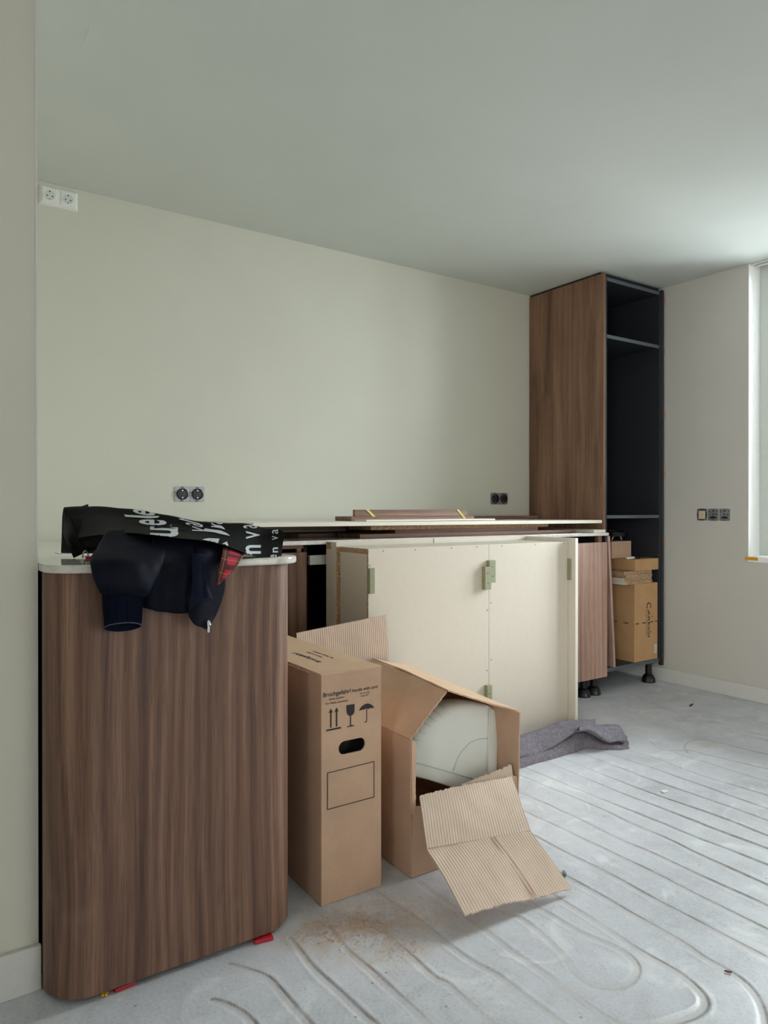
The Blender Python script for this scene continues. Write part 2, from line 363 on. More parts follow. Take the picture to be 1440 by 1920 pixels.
f3 = MB(); f3.box(-2.14, -2.07, -2.5, -2.43, .75, 2.3); f3.box(-2.14, -2.07, -.57, -.5, .75, 2.3); f3.box(-2.14, -2.07, -2.43, -.57, .75, .83); f3.box(-2.14, -2.07, -2.43, -.57, 2.22, 2.3)
w3 = struct('window_added', f3, 'frame_white', bevel=.004); mk('window_pane', B(-2.11, -2.104, -2.43, -.57, .83, 2.22), 'window_glass', w3)  # unseen window added to let in the fill light from the left
d = MB(); d.box(1.5, 1.58, -3.25, -3.18, 0, 2.3); d.box(3.72, 3.8, -3.25, -3.18, 0, 2.3); d.box(1.58, 3.72, -3.25, -3.18, 2.22, 2.3); d.box(2.61, 2.69, -3.25, -3.18, 0, 2.22); d.box(1.58, 2.61, -3.25, -3.18, 0, .12); d.box(2.69, 3.72, -3.25, -3.18, 0, .12)
dr = struct('door_1', d, 'frame_white', bevel=.004)
mk('door_pane', B(1.58, 2.61, -3.22, -3.214, .12, 2.22), 'window_glass', dr); mk('door_pane', B(2.69, 3.72, -3.22, -3.214, .12, 2.22), 'window_glass', dr)
struct('baseboard_right', B(XR-.015, XR, -3.1, YM, 0, .081), 'paint_trim', bevel=.003)
struct('baseboard_partition', B(-2.0, .256, 1.713, 1.728, 0, .098), 'paint_trim', bevel=.003)
tr = MB(); tr.box(XR+.01, XR+.10, W1[0], W1[1]-.004, HC-.010, HC)
t1 = struct('trim_1', tr, 'paint_trim', bevel=.002)                                 # ceiling curtain track in the window recess
mk('track_slot', B(XR+.022, XR+.032, W1[0], W1[1]-.02, HC-.0105, HC-.0095), 'print_grey', t1)
mk('track_slot', B(XR+.075, XR+.085, W1[0], W1[1]-.02, HC-.0105, HC-.0095), 'print_grey', t1)
c0, c1, c2 = PZ(100, 28, HC), PZ(168, 52, HC), PZ(156, 86, HC)
tk = MB(); tk.tube([c0, c1, c2], .0011, 6); struct('trim_2', tk, 'paint_ceiling')      # hairline ridge of a filled ceiling joint
struct('trim_3', B(.247, .2515, 1.7268, 1.73, .098, HC), 'paint_trim')                # corner bead of the pier
struct('ground', B(-14, 20, -18, 16, -.5, -.45), 'grass')

# ------------------------------------------------------------------ floor: cement screed with milled pipe channels
def pts(*a): return [(a[i], a[i+1]) for i in range(0, len(a), 2)]
G = [pts(970, 1451.7, 1106.7, 1508.3, 1180, 1543.3, 1246.7, 1571.7, 1305.6, 1600, 1440, 1661, 1560, 1716),
     pts(973, 1485, 1070, 1528.3, 1160, 1573.3, 1220, 1600, 1306.7, 1640, 1440, 1700.8, 1560, 1756),
     pts(983.3, 1521.7, 1056.7, 1555, 1149.7, 1602, 1226.7, 1638.3, 1284, 1667, 1440, 1745, 1560, 1806),
     pts(1000, 1566.7, 1061, 1600, 1159, 1649, 1244.4, 1696.3, 1363.6, 1757.4, 1440, 1798.6, 1540, 1852),
     pts(1010, 1450, 1136.7, 1501.7, 1246.7, 1546.7, 1440, 1623, 1560, 1671), pts(1036.7, 1433.3, 1140, 1476.7, 1193, 1498, 1250, 1520, 1340, 1555, 1440, 1593, 1560, 1639),
     pts(1083, 1433, 1156.7, 1463, 1236.7, 1493, 1346.7, 1531.7, 1440, 1568, 1560, 1614), pts(1083, 1410, 1223, 1463, 1320, 1496.7, 1440, 1540, 1560, 1583),
     pts(1123, 1406.7, 1260, 1453, 1380, 1496.7, 1440, 1518, 1560, 1560), pts(1176.7, 1406.7, 1233, 1423, 1303, 1450, 1440, 1493, 1560, 1534),
     pts(1266.7, 1411.7, 1440, 1466.7, 1560, 1505), pts(1293, 1406.7, 1440, 1443, 1560, 1476), pts(1340, 1390, 1440, 1415, 1560, 1443),
     pts(1220, 1390, 1232, 1402, 1258, 1408, 1293, 1406.7), pts(1290, 1412, 1284, 1400, 1292, 1391, 1316, 1386, 1340, 1390),
     pts(1255, 1354, 1290, 1352, 1330, 1362, 1440, 1388), pts(1310, 1356, 1370, 1366, 1440, 1380),
     pts(1058, 1642.8, 1131.4, 1684, 1207.8, 1728, 1275, 1765.5, 1318, 1795, 1366, 1822, 1402, 1850, 1424, 1884, 1432, 1920, 1428, 1960),
     pts(1039.7, 1681, 1122, 1732, 1198.6, 1783, 1272, 1826, 1306, 1854, 1320, 1874, 1318, 1890, 1300, 1902, 1272, 1911, 1229, 1921, 1171, 1923, 1128, 1903, 1091.7, 1877, 1052, 1847, 1037, 1837, 964, 1786.4, 933, 1762, 884.4, 1722, 854, 1704, 786.7, 1655),
     pts(997.5, 1696, 1085.6, 1748, 1153, 1776, 1184, 1797, 1195, 1820, 1180, 1842, 1147, 1850, 1107, 1842, 1077, 1817, 1058, 1790, 1024.4, 1760, 1000, 1740, 970, 1719, 939.4, 1704),
     pts(701, 1667, 805, 1743.6, 835.6, 1768, 878, 1798.6, 933, 1829, 985, 1869, 1046, 1914.7, 1100, 1955),
     pts(676.7, 1710, 713, 1743.6, 753, 1780.3, 811, 1832, 835.6, 1844.4, 872, 1875, 915, 1911.7, 960, 1950),
     pts(616.7, 1740, 640, 1770, 689, 1817, 728.6, 1853.6, 762, 1884, 799, 1918, 840, 1955), pts(543, 1760, 576.7, 1803, 606.7, 1836.7, 653, 1880, 700, 1920, 740, 1955),
     pts(433, 1808, 453, 1814, 496.7, 1830, 523, 1856.7, 553, 1893, 576.7, 1918, 600, 1950), pts(400, 1876, 423, 1883, 453, 1900, 473, 1920, 490, 1945)]
def build_floor():
    x0, x1, y0, y1, st = .02, XR, .55, 2.45, .0038
    xs = np.arange(x0, x1+st*.5, st); ys = np.arange(y0, y1+st*.5, st); nx, ny = len(xs), len(ys)
    Xg, Yg = np.meshgrid(xs, ys); P = np.stack([Xg.ravel(), Yg.ravel(), np.zeros(Xg.size)], 1)
    wob = vnoise(P, 9, 3, 2)*.004; wob2 = vnoise(P+7, 9, 5, 2)*.004
    dist = np.full(len(P), 9.0); side = np.zeros(len(P)); q = P[:, :2]+np.stack([wob, wob2], 1)
    for line in G:
        c = np.array([tuple(PZ(x, y, 0))[:2] for x, y in line]); 
        if line[-1][0] >= 1540: dv = c[-1]-c[-3]; c = np.vstack([c, c[-1]+dv/np.linalg.norm(dv)*.5, c[-1]+dv/np.linalg.norm(dv)*1.0])   # run on beyond the frame
        if 960 < line[0][0] < 1100: dv = c[0]-c[2]; c = np.vstack([c[0]+dv/np.linalg.norm(dv)*.35, c])
        c = catmull(c, 6*len(c))
        lo, hi = c.min(0)-.06, c.max(0)+.06
        idx = np.where((q[:, 0] > lo[0]) & (q[:, 0] < hi[0]) & (q[:, 1] > lo[1]) & (q[:, 1] < hi[1]))[0]
        if not len(idx): continue
        s = q[idx]; best = dist[idx]; sd = side[idx]
        for a, b in zip(c[:-1], c[1:]):
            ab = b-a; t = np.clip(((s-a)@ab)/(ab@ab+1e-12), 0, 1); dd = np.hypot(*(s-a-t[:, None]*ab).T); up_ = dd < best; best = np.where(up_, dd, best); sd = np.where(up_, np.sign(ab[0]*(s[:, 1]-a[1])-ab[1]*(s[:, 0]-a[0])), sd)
        dist[idx] = best; side[idx] = sd
    near = np.clip((1.9-Yg.ravel())/.5, 0, 1)                                        # channels nearer the camera are wider and deeper
    half = .0030+.0062*near+vnoise(P, 4, 9, 2)*(.001+.003*near)
    depth = (.0016+.0010*near)*np.clip(.75+vnoise(P, 2.6, 11, 3)*1.6, .15, 1.4)
    k = np.clip((half-dist)/.0038+.5, 0, 1); k = k*k*(3-2*k)
    z = -depth*k*(1+.3*vnoise(P, 60, 13, 2))+vnoise(P, 1.3, 15, 2)*.0012+vnoise(P, 22, 17, 3)*.0005
    lip = np.exp(-((dist-half-.006)/.005)**2)*np.clip(vnoise(P, 11, 21, 3)*.003, -.0003, .0009); z += lip
    edge = np.exp(-((dist*np.where(side > 0, 1, -1)-half*(.15+.85*near))/(.0024+.0006*near))**2)  # dark on one side of each channel only: dirt plus painted shade
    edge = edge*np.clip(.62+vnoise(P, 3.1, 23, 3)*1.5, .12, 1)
    dst = np.zeros(len(P))
    for cx, cy, rx, ry, s in ((.95, 1.52, .16, .09, 1), (.86, 1.56, .10, .09, .9), (1.05, 1.50, .12, .10, .8), (.98, 1.38, .09, .07, .6), (1.17, 1.45, .10, .10, .45)):
        dst = np.maximum(dst, s*np.exp(-(((Xg.ravel()-cx)/rx)**2+((Yg.ravel()-cy)/ry)**2)))
    v = np.column_stack([P[:, :2], z])
    fidx = (np.arange(nx-1)[None, :]+nx*np.arange(ny-1)[:, None]).ravel()
    F = np.stack([fidx, fidx+1, fidx+nx+1, fidx+nx], 1)
    xe, ye = xs[-1], ys[-1]; n = len(v)
    rects = [(-2.1, XO, -3.2, y0), (-2.1, x0, y0, ye), (xe, XO, y0, ye), (-2.1, XO, ye, YM+.1)]
    ex = np.array([p for a, b, c, d_ in rects for p in ((a, c, 0), (b, c, 0), (b, d_, 0), (a, d_, 0))])
    F = np.concatenate([F, np.arange(16).reshape(4, 4)+n]); v = np.concatenate([v, ex])
    me = bpy.data.meshes.new('floor'); me.vertices.add(len(v)); me.vertices.foreach_set('co', v.ravel().astype(np.float32))
    me.loops.add(F.size); me.loops.foreach_set('vertex_index', F.ravel().astype(np.int32))
    me.polygons.add(len(F)); me.polygons.foreach_set('loop_start', np.arange(0, F.size, 4, dtype=np.int32))
    me.update(); me.validate()
    at = me.attributes.new('wear_shade', 'FLOAT_VECTOR', 'POINT')
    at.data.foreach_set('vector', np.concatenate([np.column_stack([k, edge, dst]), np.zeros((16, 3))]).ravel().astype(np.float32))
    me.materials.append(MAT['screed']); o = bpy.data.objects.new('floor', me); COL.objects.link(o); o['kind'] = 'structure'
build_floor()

# ------------------------------------------------------------------ peninsula: curved walnut end, stone top
def arc(cx, cy, r, a0, a1, n=14):
    return [(cx+r*math.cos(math.radians(a0+(a1-a0)*i/n)), cy+r*math.sin(math.radians(a0+(a1-a0)*i/n))) for i in range(n+1)]
def upath(x0, x1, yf, r, yb0, yb1):   # left side, left corner, front, right corner, right side
    return [(x0, yb0)]+arc(x0+r, yf+r, r, 180, 270)+arc(x1-r, yf+r, r, 270, 360)+[(x1, yb1)]
PT = .934                                                                   # top of the peninsula stone at its front edge
tilt = lambda p: Vector((p.x, p.y, p.z-(p.y-1.59)*.0125*(p.z/.93)))
pen = thing('peninsula_cabinet', 'walnut peninsula cabinet with rounded front corners beside the white pier', 'cabinet', (.545, 1.9, 0))
mb = MB().strip(upath(.257, .834, 1.608, .092, 1.712, 2.6), upath(.275, .816, 1.626, .074, 1.712, 2.6), .012, PT-.019); mb.shift(tilt)
mk('curved_end_panel', mb, 'walnut_z', pen, bevel=.0012, smooth=False)
for p in pen.children[0].data.polygons: p.use_smooth = False
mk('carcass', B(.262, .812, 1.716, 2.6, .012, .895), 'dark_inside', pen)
for x, y in ((.36, 1.72), (.72, 1.72), (.36, 2.5), (.72, 2.5)):
    mk('adjustable_foot', MB().lathe((x, y, 0), [(.03, 0), (.03, .008), (.018, .0115)], 14), 'black_plastic', pen)
mb = MB(); ring = [(.2525, 1.70)]+arc(.2525+.1, 1.588+.1, .1, 180, 270)+arc(.848-.09, 1.588+.09, .09, 270, 360)+[(.848, 2.642), (.2525, 2.642)]
mb.prism([(x, y, PT-.018) for x, y in ring], (0, 0, .018)); mb.shift(tilt)
tag(mk('stone_worktop', mb, 'stone', bevel=.0045, seg=3), 'pale stone worktop with rounded corners on the walnut peninsula, under the black bag', 'worktop')
for (a, b, nt), lab in (((PZ(478, 1772, 0), PZ(513, 1763, 0), True), 'red plastic levelling wedge under the right front corner of the walnut peninsula'),
                        ((PZ(216, 1863, 0), PZ(254, 1847, 0), False), 'red plastic levelling wedge almost hidden under the left front of the peninsula')):
    u = (b-a).normalized(); n = Vector((-u.y, u.x, 0)); L = (b-a).length; t = thing('levelling_wedge', lab, 'wedge', (a+b)/2, None)
    n = n*(1 if nt else .35); m = MB()
    def wedge(m, s0, s1, d0, d1):
        q = lambda s, d: a+u*(L*s)+n*d
        zt = lambda d: .009-.05*d if nt else .008-.02*d
        m.hexa([q(s0, d0), q(s1, d0), q(s1, d1), q(s0, d1)]+[q(s, d)+Vector((0, 0, max(.003, zt(d)))) for s, d in ((s0, d0), (s1, d0), (s1, d1), (s0, d1))])
    wedge(m, 0, 1, 0, .022); wedge(m, 0, .35, .022, .06); wedge(m, .62, 1, .022, .06)
    mk('wedge_body', m, 'red_plastic', t, bevel=.0012)
def cluster(name, c, r, mat, n, seed):
    m = MB(); g = random.Random(seed)
    for i in range(n):
        a = g.uniform(0, 6.28); d_ = Vector((math.cos(a)*r*.6, math.sin(a)*r*.6, r*.42+g.uniform(0, r*.5)))
        q = bmesh.new(); bmesh.ops.create_icosphere(q, subdivisions=1, radius=r*g.uniform(.3, .45))
        m.add([v.co+Vector(c)+d_ for v in q.verts], [tuple(v.index for v in f.verts) for f in q.faces]); q.free()
    return m
tag(mk('crumpled_clip', cluster('c', PZ(196, 1869, 0), .008, 0, 9, 3), 'yellow_plastic'), 'tiny crumpled yellow plastic clip on the floor at the peninsula foot', 'clip')

# ------------------------------------------------------------------ main worktop and base units along the back wall
mb = MB().prism([(.2525, 2.645, .903), (3.33, 2.645, .903), (3.33, 2.662, .903), (3.305, 2.662, .903), (3.305, YM-.001, .903), (.2525, YM-.001, .903)], (0, 0, .017))
tag(mk('back_worktop', mb, 'stone', bevel=.002), 'long pale stone worktop along the back wall carrying the loose boards', 'worktop')
base = thing('base_cabinet', 'row of base cabinets without fronts under the long back worktop', 'cabinet', (2.0, 2.95, 0))
m = MB(); m.box(.86, .878, 2.69, 3.22, .105, .895); m.box(1.41, 1.428, 2.69, 3.22, .105, .895); m.box(2.0, 2.036, 2.69, 3.22, .105, .895); m.box(2.6, 2.636, 2.69, 3.22, .105, .895); m.box(3.27, 3.288, 2.69, 3.22, .105, .895)
m.box(.86, 3.288, 3.2, 3.22, .105, .895); m.box(.878, 3.27, 2.70, 3.2, .105, .123)
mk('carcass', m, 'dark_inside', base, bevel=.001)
mk('front_rail', B(1.43, 2.9, 2.668, 2.688, .817, .857), 'frame_white', base, bevel=.002, label='light grey front rail')
mk('corner_front', B(.95, 1.408, 2.655, 2.673, .11, .872), 'walnut_tall', base, bevel=.001)
mk('top_rail', MB().box(.95, 1.40, 2.672, 2.688, .888, .902).box(1.372, 1.392, 2.674, 2.688, .872, .888), 'walnut_x', base)
mk('end_front', B(2.90, 3.318, 2.646, 2.664, .105, .866), 'walnut_pink_lit', base, bevel=.001, label='reddish walnut front, its tone lifted for the light it faces')
mk('filler_upright', B(3.262, 3.29, 2.664, 2.688, .866, .902), 'walnut_tall', base)
def leg(x, y, h, parent):
    o = mk('leg', MB().lathe((x, y, 0), [(.040, 0), (.041, .006), (.038, .024), (.030, .040), (.022, .046), (.019, .050), (.019, h-.008), (.034, h-.006), (.034, h)], 20), 'black_plastic', parent, smooth=False)
    return o
for x, y in ((3.185, 2.705), (3.272, 2.705), (2.66, 2.72), (2.06, 2.72), (1.45, 2.72), (3.19, 3.12), (1.45, 3.12)): leg(x, y, .105, base)

# ------------------------------------------------------------------ tall cabinet
YF = 2.668
tall = thing('tall_cabinet', 'tall open cabinet with walnut side panel in the back right corner', 'cabinet', (3.59, 2.95, 0))
mk('side_panel', B(3.311, 3.328, YF, YM-.003, .905, 2.394).box(3.311, 3.328, YF+.03, YM-.003, .11, .905), 'walnut_tall', tall, bevel=.0008)
m = MB(); m.box(3.329, 3.344, YF+.004, 3.22, .12, 2.376); mk('carcass_side', m, 'anthracite', tall)
mk('carcass_side', B(3.828, 3.845, YF+.002, 3.22, .12, 2.376), 'anthracite', tall)
mk('back_panel', B(3.344, 3.828, 3.18, 3.196, .143, 2.356), 'anthracite', tall)
def shelf(name, z0, z1):
    o = mk(name, B(3.344, 3.828, YF+.006, 3.18, z0, z1), 'anthracite', tall)
    mk('edge_band', B(3.3445, 3.8275, YF+.003, YF+.006, z0, z1), 'anthracite_edge', o)
shelf('carcass_top', 2.356, 2.376); shelf('shelf', 2.030, 2.050); shelf('shelf', 1.000, 1.018)
shelf('carcass_bottom', .122, .143)
mk('top_gap_shade', MB().box(3.318, 3.86, YF+.03, YF+.046, 2.376, HC-.002).box(3.318, 3.33, YF+.046, YM-.004, 2.3945, HC-.002), 'dark_inside', tall)  # dark blocks put into the ceiling gap to stand for its shade
mk('wall_filler', B(3.8455, 3.868, YF-.004, YF+.016, .10, 2.388), 'anthracite', tall, bevel=.001)
for y in (567, 662, 779, 891, 1014, 1121, 1229):
    z = PY(1256, y, YF).z; hw = .026
    prof = [(3.8685+.011*math.cos(a), YF-.0045, z+hw*math.sin(a)) for a in np.linspace(-math.pi/2, math.pi/2, 9)]
    mk('wood_shim', MB().prism(prof, (0, .006, 0)), 'shim_wood', tall)
for x, y in ((3.785, 2.712), (3.62, 3.0), (3.42, 3.1), (3.79, 3.1)): leg(x, y, .122, tall)

# leaning panel, carton and stack inside the tall cabinet
m = MB(); y0, y1 = 2.665, 2.93; zt, zb = .90, .1435
m.hexa([(3.398, y0, zb), (3.416, y0, zb), (3.416, y1, zb), (3.398, y1, zb), (3.3455, y0, zt), (3.3635, y0, zt), (3.3635, y1, zt), (3.3455, y1, zt)])
tag(mk('loose_panel', m, 'walnut_pink_lit', bevel=.0008), 'narrow reddish walnut panel leaning inside the tall cabinet beside the carton', 'panel')
CX0, CX1, CY = 3.602, 3.824, 2.676
car = thing('cardboard_carton', 'tall brown carton with black vertical lettering on the tall cabinet floor', 'carton', (3.71, 2.84, .143))
mk('carton_body', B(CX0, CX1, CY, 3.06, .1435, .608), 'cardboard_golden', car, bevel=.002)
m = MB(); x = CX0+.124
put_text(m, 'C', (x-.010, CY-.0006, .492), (0, 0, -1), (1, 0, 0), .036, .046, .006)
put_text(m, 'ARESSI', (x, CY-.0006, .449), (0, 0, -1), (1, 0, 0), .165, .022, .012)
mk('brand_lettering', m, 'print_black', car, normals=False)
m = MB(); g = random.Random(4)
z = .452
while z > .295:
    h_ = g.uniform(.003, .006); m.box(x-.016, x-.012, CY-.0008, CY-.0004, z-h_, z); z -= h_+.002
mk('small_lettering', m, 'print_grey', car)
m = MB()
for q0, r0 in ((.42, 0), (.34, 2.6)):
    cen = Vector((x+.038, CY-.0006, q0-.022)); 
    m = MB(); m.prism([cen+Vector((.011*math.cos(a+r0)*k, 0, .011*math.sin(a+r0)*k)) for a, k in [(a, 1) for a in np.linspace(0, 1.8, 8)]+[(a, .7) for a in np.linspace(1.8, 0, 8)]], (0, .0003, 0)); mk('emblem', m, 'print_black', car)
m = MB(); zt_ = .372
for i, xx in enumerate((CX0+.010, CX0+.075, CX0+.145, CX0+.200)):
    m = MB(); put_text(m, 'CARESSI', (xx-.004, CY-.0007, zt_-.004), (1, 0, 0), (0, 0, 1), .034 if i < 3 else .02, .009, .03); mk('tape_lettering', m, 'tape_clear_print', car, normals=False)
for yy in (2.72, 2.80, 2.90): m = MB(); put_text(m, 'CARESSI', (CX0-.0007, yy+.036, zt_-.004), (0, -1, 0), (0, 0, 1), .036, .009, .03); mk('tape_lettering', m, 'tape_clear_print', car, normals=False)
lb = mk('address_sticker', B(CX1-.032, CX1-.010, CY-.0008, CY-.0002, .180, .232), 'paper', car)
m = MB()
for i in range(9): m.box(CX1-.026+.0, CX1-.016, CY-.0012, CY-.0008, .189+i*.0042, .189+i*.0042+(.0012 if i % 3 else .0024))
mk('barcode', m, 'print_black', lb)
zz = .6085
for i, (x0, x1, yo, lab) in enumerate(((3.515, 3.772, .0, 'white faced chipboard offcut at the bottom of the stack on the lettered carton'),
                                       (3.513, 3.770, .004, 'white faced chipboard offcut second from the bottom on the lettered carton'),
                                       (3.518, 3.764, -.003, 'bare chipboard offcut second from the top of the stack on the carton'),
                                       (3.505, 3.768, .003, 'bare chipboard offcut at the top of the stack under the flat box'))):
    t = thing('chipboard_offcut', lab, 'offcut', ((x0+x1)/2, 2.8, zz), 'chipboard offcuts in the tall cabinet'); h_ = .0195
    mk('core', B(x0, x1, CY+yo, 3.0, zz+.0002, zz+h_-.0002), 'chipboard', t)
    if i < 2: mk('side_facing', B(x0-.0008, x0-.0001, CY+yo+.001, 3.0, zz+.0006, zz+h_-.0006), 'cream_edge', t)
    zz += h_
FX0, FX1 = 3.604, 3.826
tag(mk('flat_carton', B(FX0, FX1, 2.672, 3.08, zz+.0005, .755), 'cardboard_golden', bevel=.0015), 'flat brown box lying on the chipboard offcuts in the tall cabinet', 'box')
ub = thing('upright_carton', 'small upright brown carton standing on the flat box inside the tall cabinet', 'box', (3.64, 2.86, .7555))
mk('carton_body', B(3.55, 3.735, 2.80, 2.93, .7557, .858), 'cardboard', ub, bevel=.0015)
mk('white_scuff', B(3.638, 3.640, 2.7992, 2.7998, .80, .835), 'paper', ub)
def ring(c, R, r, axis, n=40, tilt_=0):
    c = Vector(c); P = []
    for i in range(n+1):
        a = 2*math.pi*i/n; p = Vector((R*math.cos(a), R*math.sin(a), 0)); p = Matrix.Rotation(tilt_, 3, axis) @ p; P.append(c+p)
    return P
m = MB()
for k in range(3): m.tube(ring((3.655, 2.862, .892+k*.011), .062-.002*k, .0058, 'X', 36, .06*k), .006, 8, False)
tag(mk('cable_coil', m, 'cable_black', smooth=True), 'coil of black cable lying on top of the small upright carton', 'cable')
m = MB(); P = [Vector((3.655+.045*math.cos(a), 2.845, .8635+.030*math.sin(a))) for a in np.linspace(0, math.pi, 20)]
m.tube(P, .0045, 8)
tag(mk('cable_loop', m, 'pink_cable', smooth=True), 'pale pink arched cable end below the black cable coil', 'cable')
m = MB(); g = random.Random(8); FZ = .7555
for i in range(4):
    q = bmesh.new(); bmesh.ops.create_icosphere(q, subdivisions=2, radius=.013)
    c = Vector((3.575+.016*i, 2.70+.01*g.random(), FZ+.008))
    for v in q.verts: v.co = Vector((v.co.x*1.3, v.co.y, v.co.z*.62))*(1+.5*(g.random()-.5))
    m.add([v.co+c for v in q.verts], [tuple(v.index for v in f.verts) for f in q.faces]); q.free()
tag(mk('crumpled_wrap', m, 'paper'), 'crumpled white wrapping scrap on the flat box edge', 'wrapping')
for i, (x, y, a) in enumerate(((3.662, 2.70, .3), (3.694, 2.72, 2.0), (3.735, 2.715, 1.0))):
    u = Vector((math.cos(a), math.sin(a), 0)); c = Vector((x, y, FZ+.005)); t = thing('shelf_bracket', ('small dark metal fitting nearest the crumpled wrap on the flat box', 'small dark metal fitting in the middle of the flat box top', 'small dark metal fitting at the right on the flat box')[i], 'fitting', (x, y, FZ))
    mk('pin', MB().cyl(c-u*.014, c+u*.014, .0045, 8), 'cable_black', t); mk('head', MB().lathe((x, y, FZ+.0002), [(.008, 0), (.008, .004), (.004, .010)], 10), 'cable_black', t)

# ------------------------------------------------------------------ loose boards stacked on the back worktop
def board(name, x0, x1, y0, y1, z0, z1, mat, label, tiltx=0):
    m = B(x0, x1, y0, y1, z0, z1)
    if tiltx: m.shift(lambda p: Vector((p.x, p.y, p.z+(x1-p.x)/(x1-x0)*tiltx)))
    return tag(mk(name, m, mat, bevel=.0008), label, 'board', 'loose boards on the back worktop')
e = .0004
board('walnut_board', 1.73, 3.165, 2.75, 2.95, .920+e, .938, 'walnut_x', 'long walnut board lying directly on the back worktop at the front')
board('walnut_board', 1.533, 2.5, 2.97, 3.2, .920+e, .938, 'walnut_x', 'dark walnut board on the back worktop whose left end reaches farthest toward the bag')
board('cream_board', 3.205, 3.304, 2.648, 3.2, .920+e, .938, 'cream_edge', 'short cream board end at the far right of the back worktop')
board('walnut_board', 1.925, 2.87, 2.75, 3.2, .938+e, .956, 'walnut_x', 'walnut board in the middle of the stack just below the raw chipboard edge')
board('chipboard_board', 1.79, 2.95, 2.75, 2.95, .956+e, .974, 'chipboard', 'board with raw speckled chipboard edge under the long cream board')
board('walnut_board', 1.35, 2.9, 2.97, 3.2, .956+e, .974, 'walnut_x', 'walnut board at the back right under the long cream board')
board('cream_board', 1.164, 3.27, 2.645, 3.235, .974+e, .992, 'cream_edge', 'very long cream board lying on top of the board stack', .006)
TZ = lambda x: .992+(3.27-x)/2.106*.006
board('cream_strip', 1.732, 2.51, 2.70, 2.80, TZ(1.732)+e, TZ(1.732)+.008, 'cream_edge', 'thin off-white strip lying on the long cream board')
board('walnut_board', 1.745, 2.50, 2.85, 3.0, TZ(1.745)+e, 1.018, 'walnut_x', 'flat walnut board on the cream board beneath the taped walnut strip')
bt = thing('taped_walnut_strip', 'walnut strip with two pale yellow tapes on top of the board pile', 'board', (2.1, 2.9, 1.0185), 'loose boards on the back worktop')
mk('strip', B(1.765, 2.456, 2.8505, 2.870, 1.0185, 1.050), 'walnut_x', bt, bevel=.0008)
for px in (691, 861):
    a, b = PY(px-5, 955, 2.848), PY(px+8 if px < 800 else px+9, 969 if px < 800 else 974, 2.848); wv = Vector((.016, 0, 0))
    a.z = 1.0505; b.z = max(b.z, 1.003)
    mk('tape', MB().hexa([b, b+wv, b+wv+Vector((0, .0015, 0)), b+Vector((0, .0015, 0)), a, a+wv, a+wv+Vector((0, .0015, 0)), a+Vector((0, .0015, 0))]), 'pale_tape', bt)
board('walnut_board', 2.53, 3.30, 3.16, 3.236, TZ(2.53)+e, 1.013, 'walnut_x', 'walnut board behind the pile against the wall beside the tall cabinet')

# ------------------------------------------------------------------ cream unit standing back to front before the base cabinets
un = thing('cream_unit', 'large cream cabinet unit showing its back with green blocks', 'cabinet', (2.08, 2.49, 0))
mk('back_board', B(1.514, 2.143, 2.345, 2.361, .002, .897), 'cream_melamine', un, bevel=.0006)
mk('back_board', B(2.1445, 2.651, 2.345, 2.361, .002, .897), 'cream_melamine', un, bevel=.0006)
mk('box_core', MB().box(1.5135, 1.530, 2.361, 2.556, .002, .897).box(2.13, 2.146, 2.361, 2.60, .002, .88).box(1.53, 2.651, 2.361, 2.60, .879, .8965), 'cream_melamine', un)
mk('side_inlay', B(1.511, 1.5135, 2.352, 2.556, .002, .876), 'cream_melamine', un)
mk('raw_edge', MB().box(1.5112, 1.5133, 2.352, 2.556, .8762, .896).box(1.5115, 1.5138, 2.3452, 2.3518, .002, .896), 'chipboard', un, label='raw chipboard edge')
mk('end_panel', B(1.493, 1.511, 2.558, 2.642, .002, .915), 'cream_melamine', un, bevel=.0006)
mk('raw_edge', B(1.4935, 1.5112, 2.5574, 2.558, .003, .897), 'chipboard', un, label='raw chipboard edge')
mk('end_panel', B(2.652, 2.670, 2.30, 2.642, .002, .915), 'cream_edge', un, bevel=.0006)
mk('rear_rail', B(1.512, 2.05, 2.622, 2.642, .80, .915), 'cream_melamine', un, bevel=.0006)
mk('rear_rail', B(2.056, 2.651, 2.622, 2.642, .80, .915), 'cream_melamine', un, bevel=.0006)
mk('raw_edge', B(1.4925, 1.4932, 2.60, 2.641, .885, .9145), 'chipboard', un, label='raw chipboard edge')
YB = 2.345
def block(px0, px1, py0, py1, dep=.020):
    a, b = PY(px0, py0, YB-dep), PY(px1, py1, YB-dep); x0, x1 = sorted((a.x, b.x)); z0, z1 = sorted((a.z, b.z))
    o = mk('hanging_block', B(x0, x1, YB-dep, YB-.0002, z0, z1), 'green_mdf', un, bevel=.001)
    for f in (.28, .72):
        z = z0+(z1-z0)*f; mk('screw', MB().tube([((x0+x1)/2, YB-dep-.001, z), ((x0+x1)/2, YB-dep+.001, z)], .0035, 8), 'steel', o)
block(693.5, 703, 1066, 1113); block(918, 929.5, 1051, 1092); block(910, 921, 1063, 1105, .022); block(1069.5, 1075.5, 1048, 1087.5)
block(914, 923, 1286, 1340); block(1071.5, 1078, 1298, 1340)
for px, py in ((718.7, 1033), (779, 1030.8), (846.5, 1027.5), (894, 1025.4), (941, 1023.5), (1003.5, 1021), (1057, 1019), (693, 1060), (915, 1054), (921, 1130), (914, 1144), (921, 1237), (913, 1257), (1070, 1120), (1070, 1177)):
    p = PY(px, py, YB); mk('screw', MB().tube([(p.x, YB-.0012, p.z), (p.x, YB+.0002, p.z)], .0032, 8), 'zinc', un)

